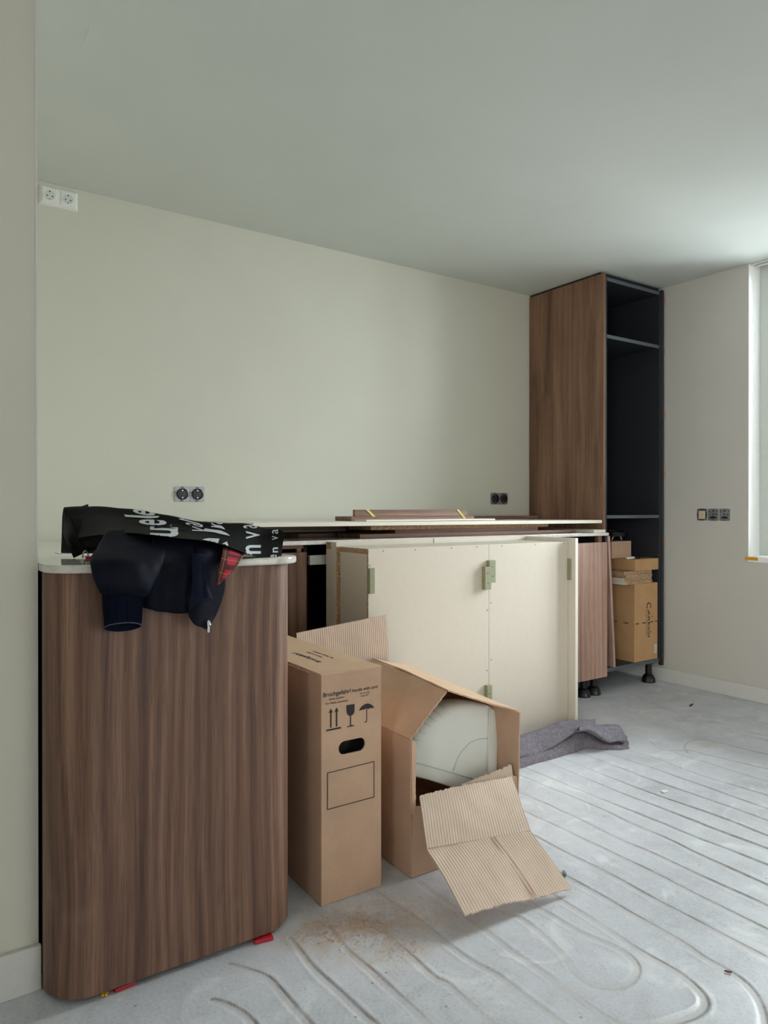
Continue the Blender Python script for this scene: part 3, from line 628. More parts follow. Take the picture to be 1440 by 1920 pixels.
# ------------------------------------------------------------------ tall cardboard box with transport marks
BX0, BX1, BY0, BY1, BH = .922, 1.112, 1.660, 2.27, .612
bx = thing('tall_cardboard_box', 'tall narrow brown box with handling symbols and hand hole beside the peninsula', 'box', ((BX0+BX1)/2, 1.95, 0))
hx0, hx1, hz0, hz1 = PY(634, 1400, BY0).x, PY(684, 1395, BY0).x, 0, 0
hz = (PY(659, 1386, BY0).z+PY(659, 1411, BY0).z)/2; hr = abs(PY(659, 1386, BY0).z-PY(659, 1411, BY0).z)/2
def plate_with_hole():
    bm = bmesh.new(); outer = [(BX0, .001), (BX1, .001), (BX1, BH), (BX0, BH)]; cx0, cx1 = hx0+hr, hx1-hr
    inner = [(cx1+hr*math.cos(a), hz+hr*math.sin(a)) for a in np.linspace(-math.pi/2, math.pi/2, 13)]+[(cx0+hr*math.cos(a), hz+hr*math.sin(a)) for a in np.linspace(math.pi/2, 1.5*math.pi, 13)]
    es = []
    for lp in (outer, inner):
        vs = [bm.verts.new((x, BY0, z)) for x, z in lp]; es += [bm.edges.new((vs[i], vs[(i+1) % len(vs)])) for i in range(len(vs))]
    bmesh.ops.triangle_fill(bm, edges=es, use_beauty=True); bm.verts.index_update()
    m = MB().add([v.co.copy() for v in bm.verts], [tuple(v.index for v in f.verts) for f in bm.faces]); bm.free(); return m
fp = mk('front_panel', plate_with_hole(), 'cardboard', bx)
md = fp.modifiers.new('thickness', 'SOLIDIFY'); md.thickness = .005; md.offset = 0
mk('side_panel', B(BX0, BX0+.005, BY0+.003, BY1, .001, BH-.003), 'cardboard', bx, bevel=.001)
mk('side_panel', B(BX1-.005, BX1, BY0+.003, BY1, .001, BH-.003), 'cardboard', bx, bevel=.001)
mk('back_panel', B(BX0+.005, BX1-.005, BY1-.005, BY1, .001, BH-.003), 'cardboard', bx)
mk('bottom_panel', B(BX0+.005, BX1-.005, BY0+.003, BY1-.005, .001, .006), 'cardboard', bx)
mk('inner_packing', B(BX0+.012, BX1-.012, BY0+.05, BY1-.02, .006, BH-.03), 'dark_inside', bx)
tp = mk('top_panel', MB().prism([(BX0-.001, BY0-.003, BH-.003), (BX1+.001, BY0-.003, BH-.003), (BX1+.001, BY1, BH-.003), (BX0-.001, BY1, BH-.003)], (0, 0, .006)), 'cardboard_light', bx, bevel=.001)
Y_ = BY0-.0032
def fpx(x, y): p = PY(x, y, Y_); return p
def ptext(m, txt, x0, y0, x1, y1, hpx, bold=.03):   # baseline from (x0,y0) to (x1,y1) on the front panel
    a, b = fpx(x0, y0), fpx(x1, y1); hh = fpx(x0, y0-hpx).z-a.z
    put_text(m, txt, (a.x, Y_, a.z), (1, 0, (b.z-a.z)/(b.x-a.x)), (0, 0, 1), (b-a).length, hh, bold)
m = MB()
ptext(m, 'Bruchgefahr!', 606, 1307.5, 657.5, 1298.7, 8.2, .016); ptext(m, 'Handle with care!', 660, 1298, 708.5, 1289.5, 6, .012)
ptext(m, 'Nicht werfen!', 617, 1313.5, 645.5, 1308.5, 4, .008); ptext(m, 'Vor Nässe schützen!', 609.5, 1322, 652, 1314.8, 4.2, .008)
ptext(m, 'Do not drop!', 675, 1302, 693, 1298.7, 3.2, .006); ptext(m, 'Keep dry!', 677, 1306.5, 690.5, 1304, 3.2, .006)
mk('handling_text', m, 'print_black', bx, normals=False)
def poly(m, P): m.prism([(lambda q: (q.x, Y_, q.z))(fpx(x, y)) for x, y in P], (0, .0004, 0))
Q = lambda a: [(560+x*170/1440, 1250+y*170/1440) for x, y in a]
m = MB()
for dx, dy in ((0, 0), (92, -17)):
    poly(m, Q([(512+dx, 665+dy), (543+dx, 725+dy), (523+dx, 728+dy), (523+dx, 966+dy), (500+dx, 970+dy), (500+dx, 733+dy), (477+dx, 738+dy)]))
poly(m, Q([(440, 1003), (672, 955), (672, 982), (440, 1028)])); mk('this_side_up_symbol', m, 'print_black', bx)
m = MB(); poly(m, Q([(758, 614), (888, 592), (888, 700), (878, 740), (855, 768), (833, 778), (833, 925), (888, 932), (888, 940), (765, 964), (765, 955), (815, 935), (815, 785), (785, 772), (765, 740), (759, 700)]))
mk('fragile_glass_symbol', m, 'print_black', bx)
m = MB()
poly(m, Q([(958, 708), (970, 672), (1000, 632), (1040, 602), (1080, 586), (1120, 588), (1160, 605), (1190, 632), (1208, 660), (1180, 650), (1160, 664), (1138, 655), (1112, 672), (1090, 662), (1074, 668), (1060, 664), (1040, 686), (1016, 680), (992, 694), (975, 690)]))
poly(m, Q([(1076, 664), (1088, 662), (1088, 850), (1080, 878), (1062, 888), (1046, 880), (1044, 866), (1052, 866), (1056, 876), (1066, 876), (1074, 862), (1077, 845)]))
for x, y in ((1090, 548), (1135, 532), (1175, 545), (1060, 575), (1110, 565), (1145, 570), (1180, 582)): poly(m, Q([(x-4, y), (x, y-6), (x+4, y), (x, y+6)]))
mk('keep_dry_symbol', m, 'print_black', bx)
m = MB(); R_ = [(613.3, 1449), (702, 1427), (702, 1495), (613.3, 1519)]; i_ = [(615, 1450), (700.7, 1428.8), (700.7, 1493.8), (615, 1517)]
for k in range(4): poly(m, [R_[k], R_[(k+1) % 4], i_[(k+1) % 4], i_[k]])
mk('address_frame', m, 'print_black', bx)
m = MB(); zt2 = BH+.0033   # lettering on the top reads from the far end
def ttext(txt, x, y, width, h_, bold): put_text(m, txt, (x, y, zt2), (0, -1, 0), (1, 0, 0), width, h_, bold)
def top_pt(px, py): return PZ(px, py, zt2)
for txt, s, e_, hh in (('Bruchgefahr!', (604, 1241), (546, 1224), .016), ('Nicht werfen!', (606, 1232), (578, 1222), .009), ('Vor Nässe schützen!', (628, 1234), (584, 1221), .009)):
    a, b = top_pt(*s), top_pt(*e_); m = MB(); put_text(m, txt, (a.x, a.y, zt2), (0, 1, 0), (-1, 0, 0), abs(b.y-a.y), hh, .03); mk('top_lettering', m, 'print_black', bx, normals=False)
a = top_pt(537, 1213); m = MB(); m.box(a.x, a.x+.004, a.y, a.y+.05, zt2-.0002, zt2)
mk('top_mark', m, 'print_black', bx)
m = MB(); g = random.Random(5)
for i in range(24): y = 1.72+i*.007; r_ = .002+.004*g.random(); m.box(BX0-.003-r_, BX0-.0005, y, y+.006, BH-.006, BH-.006+r_)
o = mk('torn_edge', m, 'cardboard', bx); o['kind'] = 'stuff'

# ------------------------------------------------------------------ open box with torn flaps and a moulded white tray
OX0, OX1, OY0, OY1 = 1.206, 1.632, 1.641, 2.28
ob = thing('open_cardboard_box', 'torn open brown box with raised flaps in front of the cream unit', 'box', (1.42, 1.95, 0))
def sheet(name, C, mat, nu=14, nv=14, thick=.0045, rough_=.0015, seed=1, jag=None, parent=ob, label=None, bulge=None):
    A = loft(C, nu, nv) if len(C) > 2 or len(C[0]) > 2 else np.array([[np.array(C[0][0])*(1-u)*(1-v)+np.array(C[0][1])*u*(1-v)+np.array(C[1][0])*(1-u)*v+np.array(C[1][1])*u*v for u in np.linspace(0, 1, nv)] for v in np.linspace(0, 1, nu)])
    n = vnoise(A, 14, seed, 2)*rough_*2; nn = np.cross(A[-1, 0]-A[0, 0], A[0, -1]-A[0, 0]); nn = nn/np.linalg.norm(nn); A = A+n[..., None]*nn
    if bulge: A = A+(bulge*np.outer(np.sin(np.linspace(0, math.pi, nu)), np.sin(np.linspace(0, math.pi, nv))))[..., None]*nn
    if jag:   # ragged torn border rows
        for side, amp in jag.items():
            g = np.random.default_rng(seed+5)
            if side == 'v0': A[0] += (A[1]-A[0])*g.uniform(-amp, amp, (nv, 1))
            if side == 'v1': A[-1] += (A[-1]-A[-2])*g.uniform(-amp, amp, (nv, 1))
            if side == 'u0': A[:, 0] += (A[:, 1]-A[:, 0])*g.uniform(-amp, amp, (nu, 1))
            if side == 'u1': A[:, -1] += (A[:, -1]-A[:, -2])*g.uniform(-amp, amp, (nu, 1))
    o = mk(name, MB().grid(A), mat, parent, smooth=False, normals=False, label=label)
    md = o.modifiers.new('thickness', 'SOLIDIFY'); md.thickness = thick; md.offset = 0
    return o
V = lambda *a: np.array(a, float)
# walls
sheet('left_wall', [[V(OX0, OY0, .002), V(OX0, OY1, .002)], [V(OX0-.002, OY0+.002, .395), V(OX0, OY1, .40)]], 'cardboard', seed=2, rough_=.001)
sheet('right_wall', [[V(OX1, OY0+.01, .002), V(OX1, OY1, .002)], [V(OX1, OY0, .405), V(OX1, OY1, .44)]], 'cardboard', seed=3, rough_=.001)
sheet('back_wall', [[V(OX0, OY1, .002), V(OX1, OY1, .002)], [V(OX0, OY1, .42), V(OX1, OY1, .44)]], 'cardboard', seed=4, rough_=.0005)
sheet('bottom_panel', [[V(OX0, OY0, .003), V(OX1, OY0, .003)], [V(OX0, OY1, .003), V(OX1, OY1, .003)]], 'cardboard', 4, 4, .003, 0, 5)
sheet('front_wall', [[V(OX0, OY0, .002), V(OX1, OY0+.005, .002)], [V(OX0+.003, OY0, .200), V(OX1-.01, OY0+.005, .205)]], 'cardboard', 16, 40, .0045, .0008, 6, {'v1': .3})
# narrow leftover strip of the front at its left corner
sheet('torn_front_strip', [[V(OX0, OY0-.001, .185), V(OX0+.012, OY0-.001, .165)], [V(OX0-.002, OY0, .395), V(OX0+.016, OY0+.004, .385)]], 'cardboard', 30, 6, .004, .0006, 7, {'u1': .5})
rf = [PY(838, 1297, OY0), None]
ridge_f = np.array(PY(838, 1297, OY0)); ridge_b = np.array(PY(697, 1237, 2.26))
lf = np.array((OX0-.002, OY0+.002, .395)); lb_ = np.array((OX0, OY1-.02, .40))
sheet('left_flap', [[lf, lf*.5+lb_*.5, lb_], [(lf+ridge_f)/2+V(0, -.004, .006), (lf+lb_+ridge_f+ridge_b)/4+V(-.004, 0, .01), (lb_+ridge_b)/2], [ridge_f, (ridge_f+ridge_b)/2+V(0, 0, .004), ridge_b]], 'cardboard', 26, 30, .0045, .0012, 8, {'u0': .10, 'v1': .12})
rfw = np.array(PY(974, 1334, OY0)); rbw = np.array((OX1, OY1-.02, .445))
sheet('right_flap', [[rfw, rfw*.5+rbw*.5, rbw], [np.array(PY(893, 1312, OY0+.004)), (np.array(PY(893, 1312, OY0))+(rbw+ridge_b)/2)/2+V(0, 0, .004), (rbw+ridge_b)/2], [ridge_f+V(.002, 0, .003), (ridge_f+ridge_b)/2+V(.004, 0, .008), ridge_b+V(.004, 0, .004)]], 'cardboard_light', 26, 30, .0045, .0012, 9, {'u0': .15})
# rear flap, standing, corrugated inside
b0, b1, t0_, t1_ = np.array(PY(560, 1265, OY1)), np.array(PY(728, 1243, OY1)), np.array(PY(556, 1187, OY1)), np.array(PY(723, 1153, OY1))
sheet('rear_flap', [[b0, b1], [t0_, t1_]], 'corrugated', 30, 40, .005, .0012, 10, {'u1': .25}, label='standing flap with ribbed corrugated face')
# front flap, torn and folded out onto the floor
T0, T1 = np.array(PY(787, 1492, OY0-.01)), np.array(PY(960, 1457, OY0-.01)); F0, F1 = np.array(PZ(800, 1592, .135)), np.array(PZ(994, 1558, .130)); E0, E1 = np.array(PZ(872, 1716, .045)), np.array(PZ(1070, 1667, .012))
TM = (T0+T1)/2+V(0, -.003, .004)
sheet('front_flap_upper', [[T0, T0*.66+T1*.34+V(0, 0, .004), T0*.33+T1*.67+V(0, .0, .003), T1], [(T0+F0)/2, (T0+F0)*.33+(T1+F1)*.17+V(0, -.004, 0), (T0+F0)*.165+(T1+F1)*.335, (T1+F1)/2], [F0, F0*.66+F1*.34, F0*.33+F1*.67, F1]], 'corrugated', 40, 60, .005, .0022, 12, {'v0': .45}, label='ribbed corrugated upper half of the torn front flap')
sheet('front_flap_lower', [[F0, F0*.66+F1*.34, F0*.33+F1*.67, F1], [(F0+E0)/2+V(0, 0, .004), (F0+E0)*.33+(F1+E1)*.17+V(0, 0, .006), (F0+E0)*.165+(F1+E1)*.335+V(0, 0, .004), (F1+E1)/2], [E0, E0*.66+E1*.34+V(0, 0, .004), E0*.33+E1*.67+V(0, 0, -.002), E1]], 'corrugated', 44, 60, .006, .0022, 13, {'v1': .4}, label='ribbed corrugated lower half of the torn front flap')
m = MB()
for s in (.60, .635): 
    a, b = F0*(1-s)+F1*s, E0*(1-s-.02)+E1*(s+.02); m.tube([a+V(0, -.002, .0035), (a+b)/2+V(0, -.002, .0075), b+V(0, -.001, .004)], .0011, 5)
mk('crease', m, 'cardboard', ob)
s0, s1, s2, s3 = [np.array(PY(x, y, OY0+.004)) for x, y in ((862, 1478), (962, 1462), (958, 1434), (866, 1471))]
sheet('torn_front_remnant', [[s0, s1], [s3, s2]], 'corrugated', 8, 40, .0045, .0008, 14, {'v1': .6}, label='ribbed remnant of the torn front wall')
# moulded tray
def tray():
    Yt = 1.735
    def W(x, y, dy=0): q = PY(700+x/4.8, 1220+y/4.8, Yt); return np.array((q.x, q.y+dy+(q.z-.2)*.10, q.z))
    top = [(1166, 540), (1080, 505), (990, 486), (900, 478), (800, 490), (700, 515), (620, 555), (555, 600), (495, 655), (440, 725), (395, 800), (365, 880), (345, 960), (335, 1040), (338, 1110), (352, 1148)]
    low = [(440, 1158), (540, 1180), (650, 1216), (760, 1250), (900, 1300), (1080, 1330), (1105, 1300)]
    right = [(1112, 1150), (1128, 950), (1148, 740)]
    out = [W(*p) for p in top+low+right]; n = len(out); cen = W(900, 980)
    # the curved left side is a deep rounded shoulder, the other borders are thin
    sh = [1 if 3 <= i <= 14 else .25 for i in range(n)]
    sh = np.convolve(np.array(sh[-2:]+sh+sh[:2]), np.ones(5)/5, 'valid')
    rings = []
    for k, dep in ((1.0, .075), (1.0, .045), (.985, .026), (.95, .012), (.90, .004), (.84, 0.0), (.55, -.003), (.2, -.004)):
        r_ = []
        for i in range(n):
            kk = 1-(1-k)*(1 if k < .8 else (sh[i]*1.0+.0)); p = cen+(out[i]-cen)*kk; r_.append(p+V(0, dep*(sh[i] if k > .8 else 1), 0))
        rings.append(r_)
    m = MB(); vs = [p for r_ in rings for p in r_]+[cen+V(0, -.004, 0)]
    fs = [(a*n+i, a*n+(i+1) % n, (a+1)*n+(i+1) % n, (a+1)*n+i) for a in range(len(rings)-1) for i in range(n)]
    fs += [((len(rings)-1)*n+i, (len(rings)-1)*n+(i+1) % n, len(vs)-1) for i in range(n)]
    m.add(vs, fs)
    t = thing('moulded_tray', 'white moulded plastic tray with curved ribbed shoulder inside the torn box', 'tray', (1.40, 1.76, .02))
    mk('shell', m, 'tray_white', t, smooth=True, sub=1)
    m = MB()
    for i in range(4, 14): 
        a = cen+(out[i]-cen)*.997+V(0, .03, 0); b = cen+(out[i]-cen)*.93+V(0, .006, 0); c = cen+(out[i]-cen)*.86+V(0, .001, 0)
        m = MB(); m.tube([a, b, c], [.0024, .0022, .0008], 6); mk('shoulder_rib', m, 'tray_white', t, smooth=True)
    m = MB(); m.tube([W(1075, 520, -.0045), W(1045, 800, -.006), W(1008, 1085, -.006)], .0022, 6)
    m.tube([W(x, y, -.0062) for x, y in ((1038, 795), (960, 800), (880, 835), (810, 900), (755, 980), (715, 1080))], .0018, 6)
    mk('embossed_line', m, 'tray_white', t, smooth=True)
    m = MB(); m.tube([W(340, 1010, .006), W(480, 1030, -.004), W(700, 1090, -.006), W(960, 1170, -.006)], .0028, 6)
    mk('embossed_ridge', m, 'tray_white', t, smooth=True)
tray()

# ------------------------------------------------------------------ grey moving blanket
def blanket():
    fl = [PZ(x, y, .001) for x, y in ((905, 1462), (970, 1442), (1032, 1424), (1080, 1409), (1100, 1403), (1132, 1405), (1160, 1406), (1181, 1404))]
    c1_ = [(915, 1436), (970, 1419), (1032, 1401), (1078, 1377), (1100, 1370), (1128, 1384), (1158, 1392), (1179, 1396)]
    cr = [(915, 1434), (970, 1417), (1028, 1399), (1074, 1372), (1099, 1366), (1134, 1378), (1160, 1386), (1178, 1390)]
    c2_ = [(915, 1402), (970, 1384), (1022, 1367), (1060, 1354), (1088, 1353), (1120, 1360), (1158, 1362), (1176, 1378)]
    rows = [[np.array(p) for p in fl]]
    rows.append([np.array(PY(x, (y+z)/2, f.y+.012)) for (x, y), f, z in zip(c1_, fl, (1462, 1442, 1424, 1409, 1403, 1405, 1406, 1404))])
    rows.append([np.array(PY(x, y, f.y+.045)) for (x, y), f in zip(c1_, fl)])
    rows.append([np.array(PY(x, y, f.y+.068))+V(0, 0, -.012) for (x, y), f in zip(cr, fl)])
    rows.append([np.array(PY(x, (y*.35+z*.65), f.y+.085)) for (x, y), (_, z), f in zip(c2_, cr, fl)])
    yb = [2.20, 2.19, 2.20, 2.20, 2.20, 2.17, 2.13, 2.10]
    rows.append([np.array(PY(x, y+4, b)) for (x, y), b in zip(c2_, yb)])
    rows.append([r+V(0, .05, -.03) for r in rows[-1]])
    rows.append([V(r[0], min(r[1]+.03, 2.285), .002) for r in rows[-1]])
    A = loft(rows, 64, 130); A[..., 1] = np.minimum(A[..., 1], 2.29)
    du = np.gradient(A, axis=1); dv = np.gradient(A, axis=0); nn = np.cross(du, dv); nn /= np.linalg.norm(nn, axis=2, keepdims=True)+1e-9
    if nn[10, 50, 1] > 0: nn = -nn
    wr = vnoise(A*np.array([.5, 1, 1]), 18, 31, 3)*.009+vnoise(A, 90, 33, 2)*.0022
    A = A+nn*wr[..., None]; A[..., 2] = np.maximum(A[..., 2], .0015)
    m = MB().grid(A); k = A.shape[1]
    # rolled right end: close with a small inward fold
    end = A[:, -1]; cen = end.mean(0)+V(-.01, .0, -.004); n0 = len(m.v)
    i1 = [tuple(cen+(p-cen)*.55+V(-.012, 0, 0)) for p in end]; i2 = [tuple(cen+(p-cen)*.15+V(-.02, 0, 0)) for p in end]
    m.v += i1+i2; L = len(end); last = [i*k+k-1 for i in range(L)]
    m.f += [(last[i], last[i+1], n0+i+1, n0+i) for i in range(L-1)]+[(n0+i, n0+i+1, n0+L+i+1, n0+L+i) for i in range(L-1)]
    t = thing('moving_blanket', 'rumpled grey felt blanket on the floor in front of the cream unit', 'blanket', (2.4, 2.15, 0))
    mk('blanket_roll', m, 'felt_grey', t, smooth=True, normals=False)
    def layer(low, top, ylow, ytop, seed):
        n = len(low); r0 = [np.array(PY(x, y, a)) for (x, y), a in zip(low, ylow)]; r3 = [np.array(PY(x, y, a)) for (x, y), a in zip(top, ytop)]
        tuck = [p+V(0, .012, -.006) for p in r0]; lip = [p+V(0, -.006, .006) for p in r0]
        mid = [p*.5+q*.5+V(0, -.004, .012) for p, q in zip(r0, r3)]
        L = loft([tuck, r0, lip, mid, r3, [q+V(0, .035, -.012) for q in r3]], 36, 80)
        L = L+(vnoise(L*np.array([.6, 1, 1]), 17, seed, 3)*.008+vnoise(L, 90, seed+2, 2)*.002)[..., None]*V(0, -.7, .7)
        L[..., 1] = np.minimum(L[..., 1], 2.293); L[..., 2] = np.maximum(L[..., 2], .002)
        o = mk('folded_layer', MB().grid(L), 'felt_grey', t, smooth=True, normals=False); md = o.modifiers.new('thickness', 'SOLIDIFY'); md.thickness = .006; md.offset = 0
    layer([(905, 1439), (970, 1420), (1006, 1413), (1040, 1396), (1068, 1378), (1090, 1366), (1114, 1358)], [(905, 1404), (970, 1384), (1022, 1367), (1050, 1356), (1070, 1352), (1096, 1350), (1113, 1351)],
          [2.12, 2.135, 2.14, 2.14, 2.14, 2.14, 2.14], [2.2, 2.2, 2.21, 2.21, 2.21, 2.21, 2.20], 81)
    layer([(1084, 1371), (1102, 1369), (1120, 1377), (1141, 1390), (1158, 1388), (1170, 1391)], [(1088, 1362), (1104, 1360), (1128, 1360), (1146, 1360), (1160, 1362), (1168, 1374)],
          [2.10, 2.09, 2.06, 2.04, 2.04, 2.04], [2.16, 2.15, 2.14, 2.12, 2.11, 2.09], 85)
    # loose corner folded over at the right end
    q = [[np.array(PY(x, y, Y)) for x, y, Y in r] for r in (((1132, 1361, 2.10), (1152, 1361, 2.09), (1162, 1364, 2.08), (1167, 1374, 2.06)), ((1140, 1376, 2.06), (1156, 1382, 2.05), (1165, 1388, 2.04), (1170, 1392, 2.03)), ((1146, 1386, 2.05), (1158, 1390, 2.04), (1165, 1391, 2.04), (1170, 1391, 2.05)))]
    o = mk('folded_corner', MB().grid(loft(q, 12, 16)), 'felt_grey', t, smooth=True, normals=False)
    md = o.modifiers.new('thickness', 'SOLIDIFY'); md.thickness = .006; md.offset = 0
blanket()

# ------------------------------------------------------------------ jacket hanging over the peninsula edge
STZ = PT+.001
jk = thing('jacket', 'dark navy bomber jacket hanging over the front of the peninsula under the black bag', 'jacket', (.50, 1.66, PT))
def cloth(name, C, mat, nu=30, nv=30, thick=.004, wr=.004, seed=1, parent=jk, fold=None):
    A = loft([[np.array(p) for p in r] for r in C], nu, nv)
    A = A+(vnoise(A, 26, seed, 3)*wr*np.linspace(1, 1.3, nu)[:, None])[..., None]*V(.2, -1, .2)
    if fold: A[..., 1] += fold(*np.meshgrid(np.linspace(0, 1, nv), np.linspace(0, 1, nu)))
    o = mk(name, MB().grid(A), mat, parent, smooth=True, normals=False)
    md = o.modifiers.new('thickness', 'SOLIDIFY'); md.thickness = thick; md.offset = 0
    return o
def ppx(x, y, Y): return np.array(PY(x, y, Y))
def tubecloth(name, secs, mat, n=28, dense=40, wr=.003, seed=2, flip=False):   # secs: left px, right px (with y), depth centre Y, half depth
    rows = []
    for (lx, ly), (rx, ry), Yc, hd, *tl in secs:
        tl = tl[0] if tl else 0
        a, b = ppx(lx, ly, Yc), ppx(rx, ry, Yc); c = (a+b)/2; h_ = (b-a)/2
        rows.append([c+h_*math.cos(t)+V(0, -hd*math.sin(t), tl*math.sin(t)) for t in np.linspace(0, 2*math.pi, n+1)])
    A = catmull(np.array(rows), dense); th = np.linspace(0, 2*math.pi, n+1); s = np.linspace(0, 1, dense)
    nn = np.zeros_like(A); nn[..., 0] = np.cos(th); nn[..., 1] = -np.sin(th)
    gather = np.clip((s-.62)/.3, 0, 1)*(1-np.clip((s-.93)/.07, 0, 1)) if name == 'sleeve' else s*0
    A = A+nn*(vnoise(A*np.array([1.6, 1, .7]), 24, seed, 3)*wr*2+gather[:, None]*.0028*np.sin(11*th+2*np.sin(3*th))[None, :])[..., None]; A[:, -1] = A[:, 0]
    return A, mk(name, MB().grid(A), mat, jk, smooth=True, normals=False)
# sleeve: gathered into a ribbed cuff
A, o = tubecloth('sleeve', [((200, 996), (330, 985), 1.70, .020), ((185, 1020), (319, 1006), 1.655, .028), ((174, 1040), (311, 1040), 1.585, .030), ((170, 1056), (304, 1066), 1.555, .028), ((177, 1086), (284, 1102), 1.548, .030), ((186, 1108), (272, 1116), 1.553, .026), ((190, 1113), (268, 1119), 1.556, .021)], 'navy_fabric', 40, 46, .004, 41)
A, o = tubecloth('cuff', [((189.5, 1111), (268.5, 1117), 1.556, .0215), ((192, 1130), (267, 1135), 1.558, .021), ((194, 1160), (266, 1159), 1.560, .021, .006), ((195, 1177), (265, 1174), 1.560, .022, .012)], 'navy_rib', 40, 16, .0015, 43)
md = o.modifiers.new('thickness', 'SOLIDIFY'); md.thickness = .005; md.offset = -1
th = np.linspace(0, 2*math.pi, 41); m = MB(); m.tube([A[-1, i]+V(0, 0, -.0003) for i in range(0, 22)], .0011, 6, False); mk('frayed_hem', m, 'frayed_edge', jk, label='pale frayed cuff edge')
m = MB(); 
for i in range(2, 20): p, q = A[0, i], A[-1, i]; m.tube([p+V(0, -.001, 0), q+V(0, -.001, .003)], .0008, 5)
mk('rib_knit', m, 'navy_rib', jk)
# hanging body, back layer
cloth('body', [[ppx(290, 985, 1.66), ppx(330, 992, 1.65), ppx(380, 1002, 1.645), ppx(430, 1018, 1.64)],
               [ppx(283, 1034, 1.588), ppx(330, 1038, 1.585), ppx(380, 1044, 1.585), ppx(424, 1050, 1.587)],
               [ppx(272, 1080, 1.578), ppx(318, 1086, 1.572), ppx(360, 1090, 1.575), ppx(414, 1085, 1.578)],
               [ppx(266, 1138, 1.582), ppx(308, 1148, 1.566), ppx(352, 1148, 1.572), ppx(400, 1128, 1.58)]], 'navy_fabric', 34, 44, .004, .006, 45,
      fold=lambda u, v: -.008*np.sin(u*13)*v)
# front edge with the zip, a longer flap hanging to a point
cloth('front_panel', [[ppx(372, 1004, 1.64), ppx(395, 1008, 1.635), ppx(415, 1016, 1.63), ppx(440, 1026, 1.63)],
                      [ppx(366, 1046, 1.568), ppx(384, 1050, 1.560), ppx(404, 1056, 1.566), ppx(424, 1064, 1.572)],
                      [ppx(360, 1100, 1.560), ppx(380, 1108, 1.552), ppx(402, 1104, 1.560), ppx(420, 1108, 1.570)],
                      [ppx(353, 1148, 1.556), ppx(366, 1164, 1.550), ppx(386, 1158, 1.556), ppx(408, 1146, 1.566)],
                      [ppx(368, 1166, 1.556), ppx(377, 1174, 1.552), ppx(386, 1180, 1.554), ppx(394, 1170, 1.562)]], 'navy_fabric', 44, 26, .004, .002, 47)
cloth('zip_facing', [[ppx(360, 1036, 1.560), ppx(372, 1038, 1.552), ppx(386, 1040, 1.558)], [ppx(360, 1090, 1.550), ppx(373, 1092, 1.543), ppx(388, 1094, 1.550)], [ppx(353, 1146, 1.546), ppx(374, 1132, 1.541), ppx(399, 1124, 1.548)]], 'navy_light', 24, 12, .003, .001, 49)
m = MB(); m.tube([ppx(381, 1040, 1.549), ppx(384, 1085, 1.543), ppx(386, 1122, 1.542)], .0016, 6); m.tube([ppx(385, 1040, 1.550), ppx(387, 1085, 1.544), ppx(389, 1122, 1.543)], .0010, 6); mk('zip', m, 'navy_light', jk)
cloth('lining', [[ppx(418, 1026, 1.60), ppx(438, 1030, 1.60), ppx(458, 1040, 1.60)], [ppx(416, 1042, 1.558), ppx(432, 1046, 1.560), ppx(452, 1049, 1.566)], [ppx(411, 1066, 1.548), ppx(426, 1070, 1.548), ppx(438, 1070, 1.552)], [ppx(407, 1097, 1.546), ppx(409, 1096, 1.546), ppx(412, 1093, 1.547)]], 'tartan', 20, 20, .003, .001, 51)
m = MB(); p = ppx(391, 1168, 1.553); m.box(p[0]-.004, p[0]+.004, p[1]-.003, p[1]+.003, p[2]-.006, p[2]+.004); q = ppx(391, 1180, 1.553)
m.box(q[0]-.0028, q[0]+.0028, q[1]-.001, q[1]+.001, q[2]-.007, p[2]-.006); m.tube([ppx(389, 1163, 1.552), p, ppx(394, 1173, 1.552)], .0035, 6); mk('zip_pull', m, 'steel', jk, bevel=.0006, label='small metal zip pull')
# bulk of the jacket lying on the stone under the bag
def lump():
    m = MB(); nu, nv = 28, 40; P = []
    for i in range(nu):
        a = i/(nu-1); r = []
        for j in range(nv):
            b = j/(nv-1); x = .40+.33*b-.03*(1-a); y = 1.615+.22*a
            e_ = (1-(2*a-1)**4)*(1-(2*b-1)**4); zt_ = PT-.0125*(y-1.59)+.010
            r.append(V(x, y, zt_+e_*(.030+.014*(1-b))+.006*vnoise(V(x, y, 0), 22, 61, 2)*e_))
        P.append(r)
    mk('folded_bulk', m.grid(np.array(P)), 'navy_fabric', jk, smooth=True, normals=False)
lump()

